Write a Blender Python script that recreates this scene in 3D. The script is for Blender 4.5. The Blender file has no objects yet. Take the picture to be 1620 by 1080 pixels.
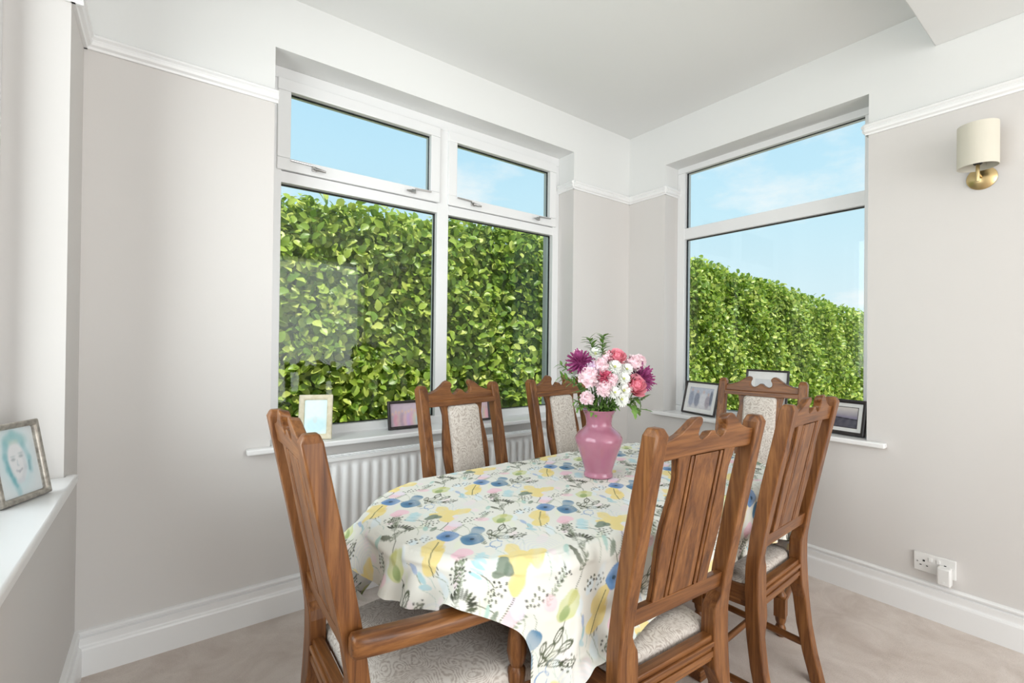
import bpy, bmesh, math, random
import numpy as np
from mathutils import Vector, Matrix

R = math.radians
random.seed(7)
RNG = np.random.default_rng(11)
SC = bpy.context.scene
COL = SC.collection

# ------------------------------------------------------------------ camera
# room frame: the far corner is the origin, wall_back is the plane y=0, wall_right the plane x=0, z up, metres
cam_data = bpy.data.cameras.new('camera')
cam_data.sensor_width = 36.0
cam_data.lens = 737.6 / 1620 * 36.0
cam_data.clip_start = 0.02
cam = bpy.data.objects.new('camera', cam_data)
COL.objects.link(cam)
c_r = Vector((0.8017091, -0.59760889, 0.01123139))
c_u = Vector((-0.01234034, 0.0022375, 0.99992135))
c_f = Vector((0.59758702, 0.80178464, 0.00558087))
m = Matrix.Identity(4)
for i in range(3):
    m[i][0], m[i][1], m[i][2] = c_r[i], c_u[i], -c_f[i]
m.translation = Vector((-2.856, -2.34, 1.243))
cam.matrix_world = m
SC.camera = cam

# ------------------------------------------------------------------ world, sun, daylight, exposure
SC.view_settings.view_transform = 'Standard'
SC.view_settings.look = 'None'
SC.view_settings.gamma = 1.0
SC.view_settings.use_curve_mapping = False
SC.view_settings.exposure = 0.0
SC.cycles.use_denoising = True
SC.cycles.caustics_reflective = False
SC.cycles.caustics_refractive = False

world = bpy.data.worlds.new('sky')
SC.world = world
world.use_nodes = True
wt = world.node_tree
wt.nodes.clear()
def wn(t, **kw):
    n = wt.nodes.new(t)
    for k, v in kw.items():
        setattr(n, k, v)
    return n
w_tc = wn('ShaderNodeTexCoord')
w_sep = wn('ShaderNodeSeparateXYZ')
wt.links.new(w_tc.outputs['Generated'], w_sep.inputs[0])
w_ramp = wn('ShaderNodeValToRGB')
w_ramp.color_ramp.elements[0].position = 0.0
w_ramp.color_ramp.elements[0].color = (0.80, 0.94, 1.0, 1)
w_ramp.color_ramp.elements[1].position = 0.62
w_ramp.color_ramp.elements[1].color = (0.42, 0.76, 1.03, 1)
e = w_ramp.color_ramp.elements.new(0.25)
e.color = (0.62, 0.89, 1.03, 1)
wt.links.new(w_sep.outputs['Z'], w_ramp.inputs[0])
# clouds: direction projected on a flat cloud deck
w_add = wn('ShaderNodeMath', operation='ADD'); w_add.inputs[1].default_value = 0.22
wt.links.new(w_sep.outputs['Z'], w_add.inputs[0])
w_mx = wn('ShaderNodeMath', operation='MAXIMUM'); w_mx.inputs[1].default_value = 0.05
wt.links.new(w_add.outputs[0], w_mx.inputs[0])
w_dx = wn('ShaderNodeMath', operation='DIVIDE'); w_dy = wn('ShaderNodeMath', operation='DIVIDE')
wt.links.new(w_sep.outputs['X'], w_dx.inputs[0]); wt.links.new(w_mx.outputs[0], w_dx.inputs[1])
wt.links.new(w_sep.outputs['Y'], w_dy.inputs[0]); wt.links.new(w_mx.outputs[0], w_dy.inputs[1])
w_comb = wn('ShaderNodeCombineXYZ')
wt.links.new(w_dx.outputs[0], w_comb.inputs[0]); wt.links.new(w_dy.outputs[0], w_comb.inputs[1])
w_comb.inputs[2].default_value = 13.1
w_noise = wn('ShaderNodeTexNoise')
w_noise.inputs['Scale'].default_value = 1.35
w_noise.inputs['Detail'].default_value = 8.0
w_noise.inputs['Roughness'].default_value = 0.58
wt.links.new(w_comb.outputs[0], w_noise.inputs['Vector'])
w_cl = wn('ShaderNodeValToRGB')
w_cl.color_ramp.elements[0].position = 0.50
w_cl.color_ramp.elements[0].color = (0, 0, 0, 1)
w_cl.color_ramp.elements[1].position = 0.66
w_cl.color_ramp.elements[1].color = (1, 1, 1, 1)
wt.links.new(w_noise.outputs['Fac'], w_cl.inputs[0])
w_mix = wn('ShaderNodeMixRGB')
w_mix.inputs[2].default_value = (1.02, 1.03, 1.05, 1)
wt.links.new(w_cl.outputs[0], w_mix.inputs[0]); wt.links.new(w_ramp.outputs[0], w_mix.inputs[1])
w_bg = wn('ShaderNodeBackground'); w_bg.inputs['Strength'].default_value = 1.0
wt.links.new(w_mix.outputs[0], w_bg.inputs[0])
w_out = wn('ShaderNodeOutputWorld')
wt.links.new(w_bg.outputs[0], w_out.inputs[0])

def light(name, kind, energy, color=(1, 1, 1), loc=(0, 0, 0), rot=(0, 0, 0), size=None, angle=None):
    d = bpy.data.lights.new(name, kind)
    d.energy = energy
    d.color = color
    if size:
        d.shape = 'RECTANGLE'; d.size, d.size_y = size
    if angle is not None:
        d.angle = angle
    o = bpy.data.objects.new(name, d)
    o.location = loc; o.rotation_euler = rot
    COL.objects.link(o)
    return o
# sun stands high behind the house, it reaches the hedge but not the room
sun = light('sun_offscreen', 'SUN', 4.9, (1.0, 0.95, 0.86), rot=(R(26), 0, R(-3)), angle=R(2.0))
# daylight outside the glass of window_3 in wall_left
light('window_left_offscreen', 'AREA', 43, (0.97, 0.985, 1.0), (-3.50, -1.20, 1.68), (R(90), 0, R(-90)), (1.75, 1.7))
light('rear_fill_offscreen', 'AREA', 104, (0.99, 0.99, 0.985), (-1.55, -5.75, 1.35), (R(90), 0, 0), (3.0, 2.5))  # added rear fill for an unseen window, behind a made-up opening in wall_front

# ------------------------------------------------------------------ materials
MATS = {}
def nodemat(name, color, rough=0.5, spec=0.5, **kw):
    mt = bpy.data.materials.new(name)
    mt.use_nodes = True
    b = mt.node_tree.nodes['Principled BSDF']
    b.inputs['Base Color'].default_value = (*color, 1)
    b.inputs['Roughness'].default_value = rough
    b.inputs['Specular IOR Level'].default_value = spec
    for k, v in kw.items():
        b.inputs[k].default_value = v
    MATS[name] = mt
    return mt, mt.node_tree, b
def srgb(r, g, b):
    f = lambda c: (c / 255 / 12.92) if c / 255 <= 0.04045 else ((c / 255 + 0.055) / 1.055) ** 2.4
    return (f(r), f(g), f(b))
def add(nt, t, **kw):
    n = nt.nodes.new(t)
    for k, v in kw.items():
        setattr(n, k, v)
    return n
def noise(nt, scale, detail=3.0, rough=0.5, vec=None, dist=0.0):
    n = add(nt, 'ShaderNodeTexNoise')
    n.inputs['Scale'].default_value = scale
    n.inputs['Detail'].default_value = detail
    n.inputs['Roughness'].default_value = rough
    n.inputs['Distortion'].default_value = dist
    if vec is not None:
        nt.links.new(vec, n.inputs['Vector'])
    return n
def ramp(nt, fac, *stops):
    n = add(nt, 'ShaderNodeValToRGB')
    els = n.color_ramp.elements
    els[0].position, els[0].color = stops[0][0], (*stops[0][1], 1)
    els[1].position, els[1].color = stops[-1][0], (*stops[-1][1], 1)
    for pos, c in stops[1:-1]:
        e = els.new(pos); e.color = (*c, 1)
    nt.links.new(fac, n.inputs[0])
    return n
def bump(nt, b, height, strength=0.2, dist=0.01):
    n = add(nt, 'ShaderNodeBump')
    n.inputs['Strength'].default_value = strength
    n.inputs['Distance'].default_value = dist
    nt.links.new(height, n.inputs['Height'])
    nt.links.new(n.outputs[0], b.inputs['Normal'])

# painted walls: warm grey up to the picture rail, white above it
WALL = (0.70, 0.672, 0.65); WHITE = (0.80, 0.802, 0.79)
mt, nt, b = nodemat('wall_paint', WALL, 0.75, 0.25)
geo = add(nt, 'ShaderNodeNewGeometry'); sx = add(nt, 'ShaderNodeSeparateXYZ')
nt.links.new(geo.outputs['Position'], sx.inputs[0])
gt = add(nt, 'ShaderNodeMath', operation='GREATER_THAN'); gt.inputs[1].default_value = 2.335
nt.links.new(sx.outputs['Z'], gt.inputs[0])
mx = add(nt, 'ShaderNodeMixRGB'); mx.inputs[1].default_value = (*WALL, 1); mx.inputs[2].default_value = (*WHITE, 1)
nt.links.new(gt.outputs[0], mx.inputs[0]); nt.links.new(mx.outputs[0], b.inputs['Base Color'])
nz = noise(nt, 60, 3, vec=geo.outputs['Position']); bump(nt, b, nz.outputs['Fac'], 0.05, 0.004)
mt, nt, b = nodemat('ceiling_paint', WHITE, 0.8, 0.2)
nz = noise(nt, 40); bump(nt, b, nz.outputs['Fac'], 0.04, 0.004)
mt, nt, b = nodemat('gloss_white', (0.88, 0.875, 0.87), 0.28, 0.5)
nz = noise(nt, 9); bump(nt, b, nz.outputs['Fac'], 0.03, 0.004)
mt, nt, b = nodemat('upvc_white', (0.83, 0.83, 0.83), 0.3, 0.5)
nz = noise(nt, 5); bump(nt, b, nz.outputs['Fac'], 0.02, 0.003)
mt, nt, b = nodemat('radiator_white', (0.90, 0.90, 0.895), 0.3, 0.5)
nz = noise(nt, 14); bump(nt, b, nz.outputs['Fac'], 0.02, 0.002)
mt, nt, b = nodemat('gasket', (0.02, 0.021, 0.024), 0.6, 0.3)
nz = noise(nt, 90); bump(nt, b, nz.outputs['Fac'], 0.05, 0.001)
mt, nt, b = nodemat('plastic_white', (0.82, 0.81, 0.79), 0.35, 0.5)
nz = noise(nt, 30); bump(nt, b, nz.outputs['Fac'], 0.02, 0.001)
mt, nt, b = nodemat('dark_slot', (0.03, 0.03, 0.03), 0.6, 0.3)
nz = noise(nt, 30); bump(nt, b, nz.outputs['Fac'], 0.02, 0.001)
mt, nt, b = nodemat('steel', (0.42, 0.41, 0.40), 0.3, 0.5, Metallic=1.0)
nz = noise(nt, 200); bump(nt, b, nz.outputs['Fac'], 0.03, 0.001)
mt, nt, b = nodemat('brass', (0.62, 0.47, 0.24), 0.3, 0.5, Metallic=1.0)
nz = noise(nt, 240); bump(nt, b, nz.outputs['Fac'], 0.04, 0.001)
mt, nt, b = nodemat('lamp_linen', (0.68, 0.645, 0.55), 0.85, 0.15)
wv = add(nt, 'ShaderNodeTexWave'); wv.inputs['Scale'].default_value = 160; bump(nt, b, wv.outputs['Fac'], 0.12, 0.001)

# glass: mostly clear, a mirror-like film at the surface
mt = bpy.data.materials.new('window_glass'); MATS['window_glass'] = mt; mt.use_nodes = True
nt = mt.node_tree; nt.nodes.clear()
o_ = add(nt, 'ShaderNodeOutputMaterial'); mxs = add(nt, 'ShaderNodeMixShader')
tr = add(nt, 'ShaderNodeBsdfTransparent'); tr.inputs[0].default_value = (0.97, 0.985, 0.975, 1)
gl = add(nt, 'ShaderNodeBsdfGlossy'); gl.inputs['Roughness'].default_value = 0.02
fr = add(nt, 'ShaderNodeFresnel'); fr.inputs[0].default_value = 1.19
nz = noise(nt, 3.0, 2); ml = add(nt, 'ShaderNodeMath', operation='MULTIPLY_ADD')
ml.inputs[1].default_value = 0.02; nt.links.new(nz.outputs['Fac'], ml.inputs[0]); nt.links.new(fr.outputs[0], ml.inputs[2])
nt.links.new(ml.outputs[0], mxs.inputs[0]); nt.links.new(tr.outputs[0], mxs.inputs[1]); nt.links.new(gl.outputs[0], mxs.inputs[2])
nt.links.new(mxs.outputs[0], o_.inputs[0])

# carpet
mt, nt, b = nodemat('carpet', (0.5, 0.44, 0.39), 0.95, 0.1)
geo = add(nt, 'ShaderNodeNewGeometry')
n1 = noise(nt, 5.0, 6, 0.65, geo.outputs['Position'], 0.6); n2 = noise(nt, 260, 3, 0.7, geo.outputs['Position'])
r1 = ramp(nt, n1.outputs['Fac'], (0.30, (0.67, 0.575, 0.515)), (0.62, (0.85, 0.765, 0.705)))
mx = add(nt, 'ShaderNodeMixRGB', blend_type='MULTIPLY'); mx.inputs[0].default_value = 0.35
r2 = ramp(nt, n2.outputs['Fac'], (0.25, (0.55, 0.52, 0.5)), (0.7, (1, 1, 1)))
nt.links.new(r1.outputs[0], mx.inputs[1]); nt.links.new(r2.outputs[0], mx.inputs[2]); nt.links.new(mx.outputs[0], b.inputs['Base Color'])
bump(nt, b, n2.outputs['Fac'], 0.6, 0.006)

# oak, grain running along one local axis
def oak(name, axis, tone=1.0):
    mt, nt, b = nodemat(name, (0.3, 0.13, 0.05), 0.38, 0.35)
    tc = add(nt, 'ShaderNodeTexCoord'); mp = add(nt, 'ShaderNodeMapping')
    s = [1, 1, 1]; s[axis] = 0.06
    mp.inputs['Scale'].default_value = s
    nt.links.new(tc.outputs['Object'], mp.inputs[0])
    oi = add(nt, 'ShaderNodeObjectInfo'); va = add(nt, 'ShaderNodeVectorMath', operation='ADD')
    nt.links.new(mp.outputs[0], va.inputs[0]); nt.links.new(oi.outputs['Random'], va.inputs[1])
    n1 = noise(nt, 38, 6, 0.65, va.outputs[0], 1.1)
    n2 = noise(nt, 170, 3, 0.6, va.outputs[0], 0.2)
    c = lambda r, g, bb: (r * tone, g * tone, bb * tone)
    r1 = ramp(nt, n1.outputs['Fac'], (0.30, c(0.085, 0.028, 0.008)), (0.47, c(0.190, 0.070, 0.019)), (0.68, c(0.315, 0.132, 0.040)))
    r2 = ramp(nt, n2.outputs['Fac'], (0.35, (0.62, 0.56, 0.5)), (0.6, (1, 1, 1)))
    mx = add(nt, 'ShaderNodeMixRGB', blend_type='MULTIPLY'); mx.inputs[0].default_value = 0.6
    nt.links.new(r1.outputs[0], mx.inputs[1]); nt.links.new(r2.outputs[0], mx.inputs[2])
    nt.links.new(mx.outputs[0], b.inputs['Base Color'])
    bump(nt, b, n2.outputs['Fac'], 0.12, 0.002)
    b.inputs['Coat Weight'].default_value = 0.10
    b.inputs['Coat Roughness'].default_value = 0.22
for nm, ax in (('oak_x', 0), ('oak_y', 1), ('oak_z', 2)):
    oak(nm, ax)
oak('table_oak', 0)

# woven upholstery: cream ground with short curved brown strokes
mt, nt, b = nodemat('upholstery', (0.6, 0.55, 0.5), 0.9, 0.15)
tc = add(nt, 'ShaderNodeTexCoord')
nd = noise(nt, 10.0, 1.5, 0.5, tc.outputs['Object'])
mk = add(nt, 'ShaderNodeMath', operation='MULTIPLY'); mk.inputs[1].default_value = 215.0; nt.links.new(nd.outputs['Fac'], mk.inputs[0])
sn = add(nt, 'ShaderNodeMath', operation='SINE'); nt.links.new(mk.outputs[0], sn.inputs[0])
brk = noise(nt, 110, 2, 0.6, tc.outputs['Object'])
mad = add(nt, 'ShaderNodeMath', operation='MULTIPLY_ADD'); mad.inputs[1].default_value = 0.15; nt.links.new(sn.outputs[0], mad.inputs[0]); nt.links.new(brk.outputs['Fac'], mad.inputs[2])
r1 = ramp(nt, mad.outputs[0], (0.42, (0.69, 0.635, 0.58)), (0.70, (0.47, 0.405, 0.355)))
nt.links.new(r1.outputs[0], b.inputs['Base Color'])
fine = noise(nt, 900, 2, 0.6, tc.outputs['Object']); bump(nt, b, fine.outputs['Fac'], 0.25, 0.002)

# printed cloth and pictures: colour comes with the mesh
mt, nt, b = nodemat('printed_cotton', (0.9, 0.9, 0.85), 0.7, 0.25)
at = add(nt, 'ShaderNodeAttribute'); at.attribute_name = 'print'
wz = noise(nt, 700, 2); tc = add(nt, 'ShaderNodeTexCoord'); nt.links.new(tc.outputs['Object'], wz.inputs['Vector'])
nt.links.new(at.outputs['Color'], b.inputs['Base Color']); bump(nt, b, wz.outputs['Fac'], 0.08, 0.001)
mt, nt, b = nodemat('photo_print', (0.9, 0.9, 0.85), 0.25, 0.5)
at = add(nt, 'ShaderNodeAttribute'); at.attribute_name = 'print'; nt.links.new(at.outputs['Color'], b.inputs['Base Color'])
b.inputs['Coat Weight'].default_value = 0.6
b.inputs['Coat Roughness'].default_value = 0.03

def simple(name, c1, c2, scale, rough, spec=0.5, bstr=0.1, **kw):
    mt, nt, b = nodemat(name, c1, rough, spec, **kw)
    tc = add(nt, 'ShaderNodeTexCoord')
    n1 = noise(nt, scale, 4, 0.6, tc.outputs['Object'])
    r1 = ramp(nt, n1.outputs['Fac'], (0.35, c1), (0.65, c2))
    nt.links.new(r1.outputs[0], b.inputs['Base Color'])
    bump(nt, b, n1.outputs['Fac'], bstr, 0.002)
    return mt, nt, b
simple('frame_black', (0.022, 0.018, 0.018), (0.035, 0.028, 0.028), 40, 0.35)
simple('frame_cream', (0.66, 0.58, 0.40), (0.80, 0.74, 0.58), 30, 0.5)
simple('frame_pewter', (0.30, 0.27, 0.235), (0.55, 0.51, 0.45), 60, 0.35, Metallic=0.6)
simple('mount_card', (0.84, 0.84, 0.82), (0.88, 0.88, 0.87), 30, 0.8)
simple('hardboard', (0.10, 0.07, 0.05), (0.15, 0.11, 0.08), 60, 0.8)
mt, nt, b = simple('pink_glass', (0.84, 0.31, 0.46), (0.88, 0.37, 0.51), 6, 0.24, 0.5, 0.02)
b.inputs['Transmission Weight'].default_value = 0.55
b.inputs['Coat Weight'].default_value = 0.5
simple('petal_blush', (0.86, 0.60, 0.66), (0.94, 0.80, 0.82), 50, 0.6, 0.2)
simple('petal_lilac', (0.78, 0.58, 0.78), (0.92, 0.80, 0.90), 50, 0.6, 0.2)
simple('petal_coral', (0.86, 0.27, 0.36), (0.92, 0.42, 0.48), 40, 0.55, 0.25)
simple('petal_plum', (0.17, 0.014, 0.085), (0.40, 0.08, 0.24), 60, 0.5, 0.25)
simple('petal_crimson', (0.45, 0.03, 0.10), (0.75, 0.20, 0.28), 90, 0.5, 0.25)
simple('petal_white', (0.86, 0.87, 0.80), (0.93, 0.93, 0.90), 40, 0.6, 0.2)
simple('disc_green', (0.50, 0.55, 0.16), (0.68, 0.66, 0.25), 90, 0.7, 0.2)
simple('stem_green', (0.07, 0.14, 0.03), (0.12, 0.22, 0.05), 50, 0.5, 0.3)
simple('sprig_leaf', (0.10, 0.22, 0.04), (0.24, 0.38, 0.09), 30, 0.4, 0.4)

# hedge leaves: colour differs from leaf to leaf, light shines through
mt = bpy.data.materials.new('laurel_leaf'); MATS['laurel_leaf'] = mt; mt.use_nodes = True
nt = mt.node_tree; b = nt.nodes['Principled BSDF']; out = [n for n in nt.nodes if n.type == 'OUTPUT_MATERIAL'][0]
geo = add(nt, 'ShaderNodeNewGeometry'); oi = add(nt, 'ShaderNodeObjectInfo')
sm = add(nt, 'ShaderNodeMath', operation='ADD'); nt.links.new(geo.outputs['Random Per Island'], sm.inputs[0]); nt.links.new(oi.outputs['Random'], sm.inputs[1])
frc = add(nt, 'ShaderNodeMath', operation='FRACT'); nt.links.new(sm.outputs[0], frc.inputs[0])
r1 = ramp(nt, frc.outputs[0], (0.0, (0.14, 0.25, 0.025)), (0.35, (0.27, 0.40, 0.045)), (0.7, (0.43, 0.54, 0.08)), (1.0, (0.66, 0.70, 0.18)))
nt.links.new(r1.outputs[0], b.inputs['Base Color'])
b.inputs['Roughness'].default_value = 0.38
tl = add(nt, 'ShaderNodeBsdfTranslucent'); nt.links.new(r1.outputs[0], tl.inputs[0])
ms = add(nt, 'ShaderNodeMixShader'); ms.inputs[0].default_value = 0.3
nt.links.new(b.outputs[0], ms.inputs[1]); nt.links.new(tl.outputs[0], ms.inputs[2]); nt.links.new(ms.outputs[0], out.inputs[0])
simple('hedge_inside', (0.14, 0.22, 0.03), (0.27, 0.38, 0.05), 14, 0.9, 0.1, 0.8)
simple('gravel', (0.32, 0.30, 0.27), (0.46, 0.43, 0.39), 60, 0.95, 0.1, 0.6)

# ------------------------------------------------------------------ mesh helpers
class MB:
    def __init__(self):
        self.v = []; self.f = []
    def add(self, vs, fs):
        o = len(self.v)
        self.v += [tuple(p) for p in vs]
        self.f += [tuple(i + o for i in f) for f in fs]
        return self
    def box(self, x0, x1, y0, y1, z0, z1):
        vs = [(x, y, z) for z in (z0, z1) for y in (y0, y1) for x in (x0, x1)]
        return self.add(vs, [(0, 2, 3, 1), (4, 5, 7, 6), (0, 1, 5, 4), (2, 6, 7, 3), (0, 4, 6, 2), (1, 3, 7, 5)])
    def loops(self, rings, cap=True, closed=True):
        n = len(rings[0]); vs = [p for r in rings for p in r]; fs = []
        for i in range(len(rings) - 1):
            for j in range(n if closed else n - 1):
                k = (j + 1) % n
                fs.append((i * n + j, i * n + k, (i + 1) * n + k, (i + 1) * n + j))
        if cap:
            fs.append(tuple(range(n - 1, -1, -1)))
            fs.append(tuple((len(rings) - 1) * n + j for j in range(n)))
        return self.add(vs, fs)
    def lathe(self, prof, n=20, c=(0, 0, 0), axis='z', cap=True):
        rings = []
        for r, h in prof:
            ring = []
            for j in range(n):
                a = 2 * math.pi * j / n
                p = (r * math.cos(a), r * math.sin(a), h)
                if axis == 'x': p = (h, p[0], p[1])
                if axis == 'y': p = (p[1], h, p[0])
                ring.append((p[0] + c[0], p[1] + c[1], p[2] + c[2]))
            rings.append(ring)
        return self.loops(rings, cap)
    def prism(self, poly, fn, t0, t1):
        """poly: 2D outline; fn(a, b, t) -> xyz; extruded from t0 to t1"""
        n = len(poly)
        vs = [fn(a, b, t0) for a, b in poly] + [fn(a, b, t1) for a, b in poly]
        fs = [tuple(range(n - 1, -1, -1)), tuple(range(n, 2 * n))]
        fs += [(i, (i + 1) % n, n + (i + 1) % n, n + i) for i in range(n)]
        return self.add(vs, fs)
    def tube(self, pts, rad, n=8, cap=True):
        pts = [Vector(p) for p in pts]
        rads = rad if isinstance(rad, (list, tuple)) else [rad] * len(pts)
        rings = []; up = Vector((0.13, 0.29, 0.95)).normalized()
        for i, p in enumerate(pts):
            d = (pts[min(i + 1, len(pts) - 1)] - pts[max(i - 1, 0)]).normalized()
            a = d.cross(up)
            if a.length < 1e-3: a = d.cross(Vector((1, 0, 0)))
            a.normalize(); bb = d.cross(a)
            rings.append([tuple(p + (a * math.cos(t) + bb * math.sin(t)) * rads[i]) for t in [2 * math.pi * j / n for j in range(n)]])
        return self.loops(rings, cap)
    def mesh(self, name, mat, smooth=False, bevel=0.0, seg=2, auto=None):
        me = bpy.data.meshes.new(name)
        me.from_pydata(self.v, [], self.f)
        bm = bmesh.new(); bm.from_mesh(me)
        bmesh.ops.recalc_face_normals(bm, faces=bm.faces)
        if bevel:
            es = [e for e in bm.edges if len(e.link_faces) == 2 and e.calc_face_angle(0) > 0.6]
            nb = bmesh.ops.bevel(bm, geom=es, offset=bevel, segments=seg, profile=0.5, affect='EDGES', clamp_overlap=True)['faces']
            nb = set(nb)
            for f in bm.faces: f.smooth = (f in nb) or bool(smooth)
        else:
            for f in bm.faces: f.smooth = bool(smooth)
        if auto:
            for e in bm.edges:
                if len(e.link_faces) == 2 and e.calc_face_angle(0) > auto: e.smooth = False
        bm.to_mesh(me); bm.free()
        if bevel:
            me.update()
        me.materials.append(MATS[mat] if isinstance(mat, str) else mat)
        return me
    def build(self, name, mat, parent=None, smooth=False, bevel=0.0, auto=R(40), seg=2):
        return link(name, self.mesh(name, mat, smooth, bevel, seg, auto), parent)
def link(name, data, parent=None):
    o = bpy.data.objects.new(name, data)
    COL.objects.link(o)
    if parent is not None: o.parent = parent
    return o
def tag(o, label=None, cat=None, group=None, kind=None):
    if label: o['label'] = label
    if cat: o['category'] = cat
    if group: o['group'] = group
    if kind: o['kind'] = kind
    return o
def thing(name, label, cat, loc=(0, 0, 0), rz=0.0, group=None, kind=None):
    o = link(name, None)
    o.location = loc; o.rotation_euler = (0, 0, rz)
    return tag(o, label, cat, group, kind)
def copy_tree(o, parent=None):
    c = o.copy(); COL.objects.link(c); c.parent = parent
    for ch in list(o.children): copy_tree(ch, c)
    return c
def np_mesh(name, verts, quads, mat, smooth=True, colors=None):
    me = bpy.data.meshes.new(name)
    nv, nf = len(verts), len(quads)
    me.vertices.add(nv); me.vertices.foreach_set('co', np.asarray(verts, np.float32).ravel())
    k = quads.shape[1]
    me.loops.add(nf * k); me.loops.foreach_set('vertex_index', np.asarray(quads, np.int32).ravel())
    me.polygons.add(nf)
    me.polygons.foreach_set('loop_start', np.arange(0, nf * k, k, dtype=np.int32))
    me.polygons.foreach_set('use_smooth', np.full(nf, smooth))
    me.update(calc_edges=True)
    if colors is not None:
        ca = me.color_attributes.new('print', 'FLOAT_COLOR', 'POINT')
        ca.data.foreach_set('color', np.concatenate([colors, np.ones((nv, 1))], 1).astype(np.float32).ravel())
    me.materials.append(MATS[mat])
    return me
def grid_quads(nu, nv):
    i = np.arange(nu - 1)[:, None] * nv + np.arange(nv - 1)[None, :]
    i = i.ravel()
    return np.stack([i, i + nv, i + nv + 1, i + 1], 1)

# ------------------------------------------------------------------ room shell
XL = -3.109; CEIL = 2.828; TH = 0.32; YB = -5.4
A0, A1, AZ0, AZ1 = -2.468, -0.592, 0.745, 2.580          # opening in wall_back
B0, B1, BZ0, BZ1 = -1.521, -0.320, 0.750, 2.535          # opening in wall_right
L0, L1, LZ0, LZ1 = -2.20, -0.290, 0.780, 2.560           # opening in wall_left
tag(MB().box(XL - TH, TH, YB - TH, TH, -0.12, 0.0).build('floor', 'carpet'), 'beige cut pile carpet on the dining room floor', kind='structure')
tag(MB().box(XL - TH, TH, YB - TH, TH, CEIL, CEIL + 0.2).build('ceiling', 'ceiling_paint'), 'plain white plaster ceiling of the dining room', kind='structure')
w = MB().box(XL - TH, A0, 0, TH, 0, CEIL).box(A1, TH, 0, TH, 0, CEIL).box(A0, A1, 0, TH, 0, AZ0).box(A0, A1, 0, TH, AZ1, CEIL)
tag(w.build('wall_back', 'wall_paint'), 'pale wall with the wide four-pane window', kind='structure')
w = MB().box(0, TH, YB, B0, 0, CEIL).box(0, TH, B1, 0, 0, CEIL).box(0, TH, B0, B1, 0, BZ0).box(0, TH, B0, B1, BZ1, CEIL)
tag(w.build('wall_right', 'wall_paint'), 'pale wall with the two-pane window and brass wall light', kind='structure')
w = MB().box(XL - TH, XL, YB, L0, 0, CEIL).box(XL - TH, XL, L1, 0, 0, CEIL).box(XL - TH, XL, L0, L1, 0, LZ0).box(XL - TH, XL, L0, L1, LZ1, CEIL)
tag(w.build('wall_left', 'wall_paint'), 'pale wall holding the side window and deep white sill', kind='structure')
w = MB().box(XL - TH, -3.05, YB - TH, YB, 0, CEIL).box(-0.05, TH, YB - TH, YB, 0, CEIL).box(-3.05, -0.05, YB - TH, YB, 2.6, CEIL)  # wide gap made up to admit the rear fill light
tag(w.build('wall_front', 'wall_paint'), 'wall behind the viewer with a wide opening added for light', kind='structure')
tag(MB().box(XL, 0, -2.75, -1.775, 2.648, CEIL).build('trim_1', 'ceiling_paint', bevel=0.004), 'boxed white ceiling beam above the wall light', kind='structure')

# picture rail and skirting: a profile (distance from wall, height) swept along a wall
RAIL = [(0, 2.322), (0.010, 2.322), (0.013, 2.330), (0.022, 2.336), (0.026, 2.346), (0.022, 2.356), (0.030, 2.362), (0.030, 2.370), (0.020, 2.378), (0, 2.384)]
SKIRT = [(0, 0), (0.024, 0), (0.024, 0.096), (0.022, 0.103), (0.015, 0.108), (0.014, 0.112), (0.016, 0.138), (0.007, 0.143), (0.007, 0.147), (0.016, 0.150), (0.017, 0.156), (0.012, 0.162), (0, 0.164)]
def along(prof, fn, t0, t1):
    mb = MB()
    mb.loops([[fn(t0, d, z) for d, z in prof], [fn(t1, d, z) for d, z in prof]])
    return mb
fA = lambda t, d, z: (t, -d, z)
fB = lambda t, d, z: (-d, t, z)
fL = lambda t, d, z: (XL + d, t, z)
def join(*mbs):
    o = MB()
    for q in mbs: o.add(q.v, q.f)
    return o
e_ = 0.012
tag(along(RAIL, fA, XL, A0 + e_).build('trim_2', 'gloss_white'), 'white picture rail from the side wall to the wide window', kind='structure')
tag(join(along(RAIL, fA, A1 - e_, 0), along(RAIL, lambda t, d, z: (A1 - d, t, z), -0.012, 0.15), along(RAIL, fB, B1 - e_, 0),
     along(RAIL, lambda t, d, z: (t, B1 - d, z), -0.012, 0.15)).build('trim_3', 'gloss_white'), 'white picture rail round the corner between the windows', kind='structure')
tag(join(along(RAIL, fB, -5.38, B0 + e_), along(RAIL, lambda t, d, z: (t, B0 + d, z), -0.012, 0.15)).build('trim_4', 'gloss_white'), 'white picture rail above the brass wall light', kind='structure')
tag(join(along(RAIL, fL, L1 - e_, 0), along(RAIL, lambda t, d, z: (t, L1 - d, z), XL - 0.15, XL + 0.03)).build('trim_5', 'gloss_white'), 'short white picture rail beside the side window', kind='structure')
tag(along(SKIRT, fA, XL, 0).build('baseboard_back', 'gloss_white'), 'tall moulded white skirting behind the radiator', kind='structure')
tag(along(SKIRT, fB, -5.38, 0).build('baseboard_right', 'gloss_white'), 'tall moulded white skirting under the double socket', kind='structure')
tag(along(SKIRT, fL, -5.38, 0).build('baseboard_left', 'gloss_white'), 'tall moulded white skirting below the side sill', kind='structure')

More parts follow.
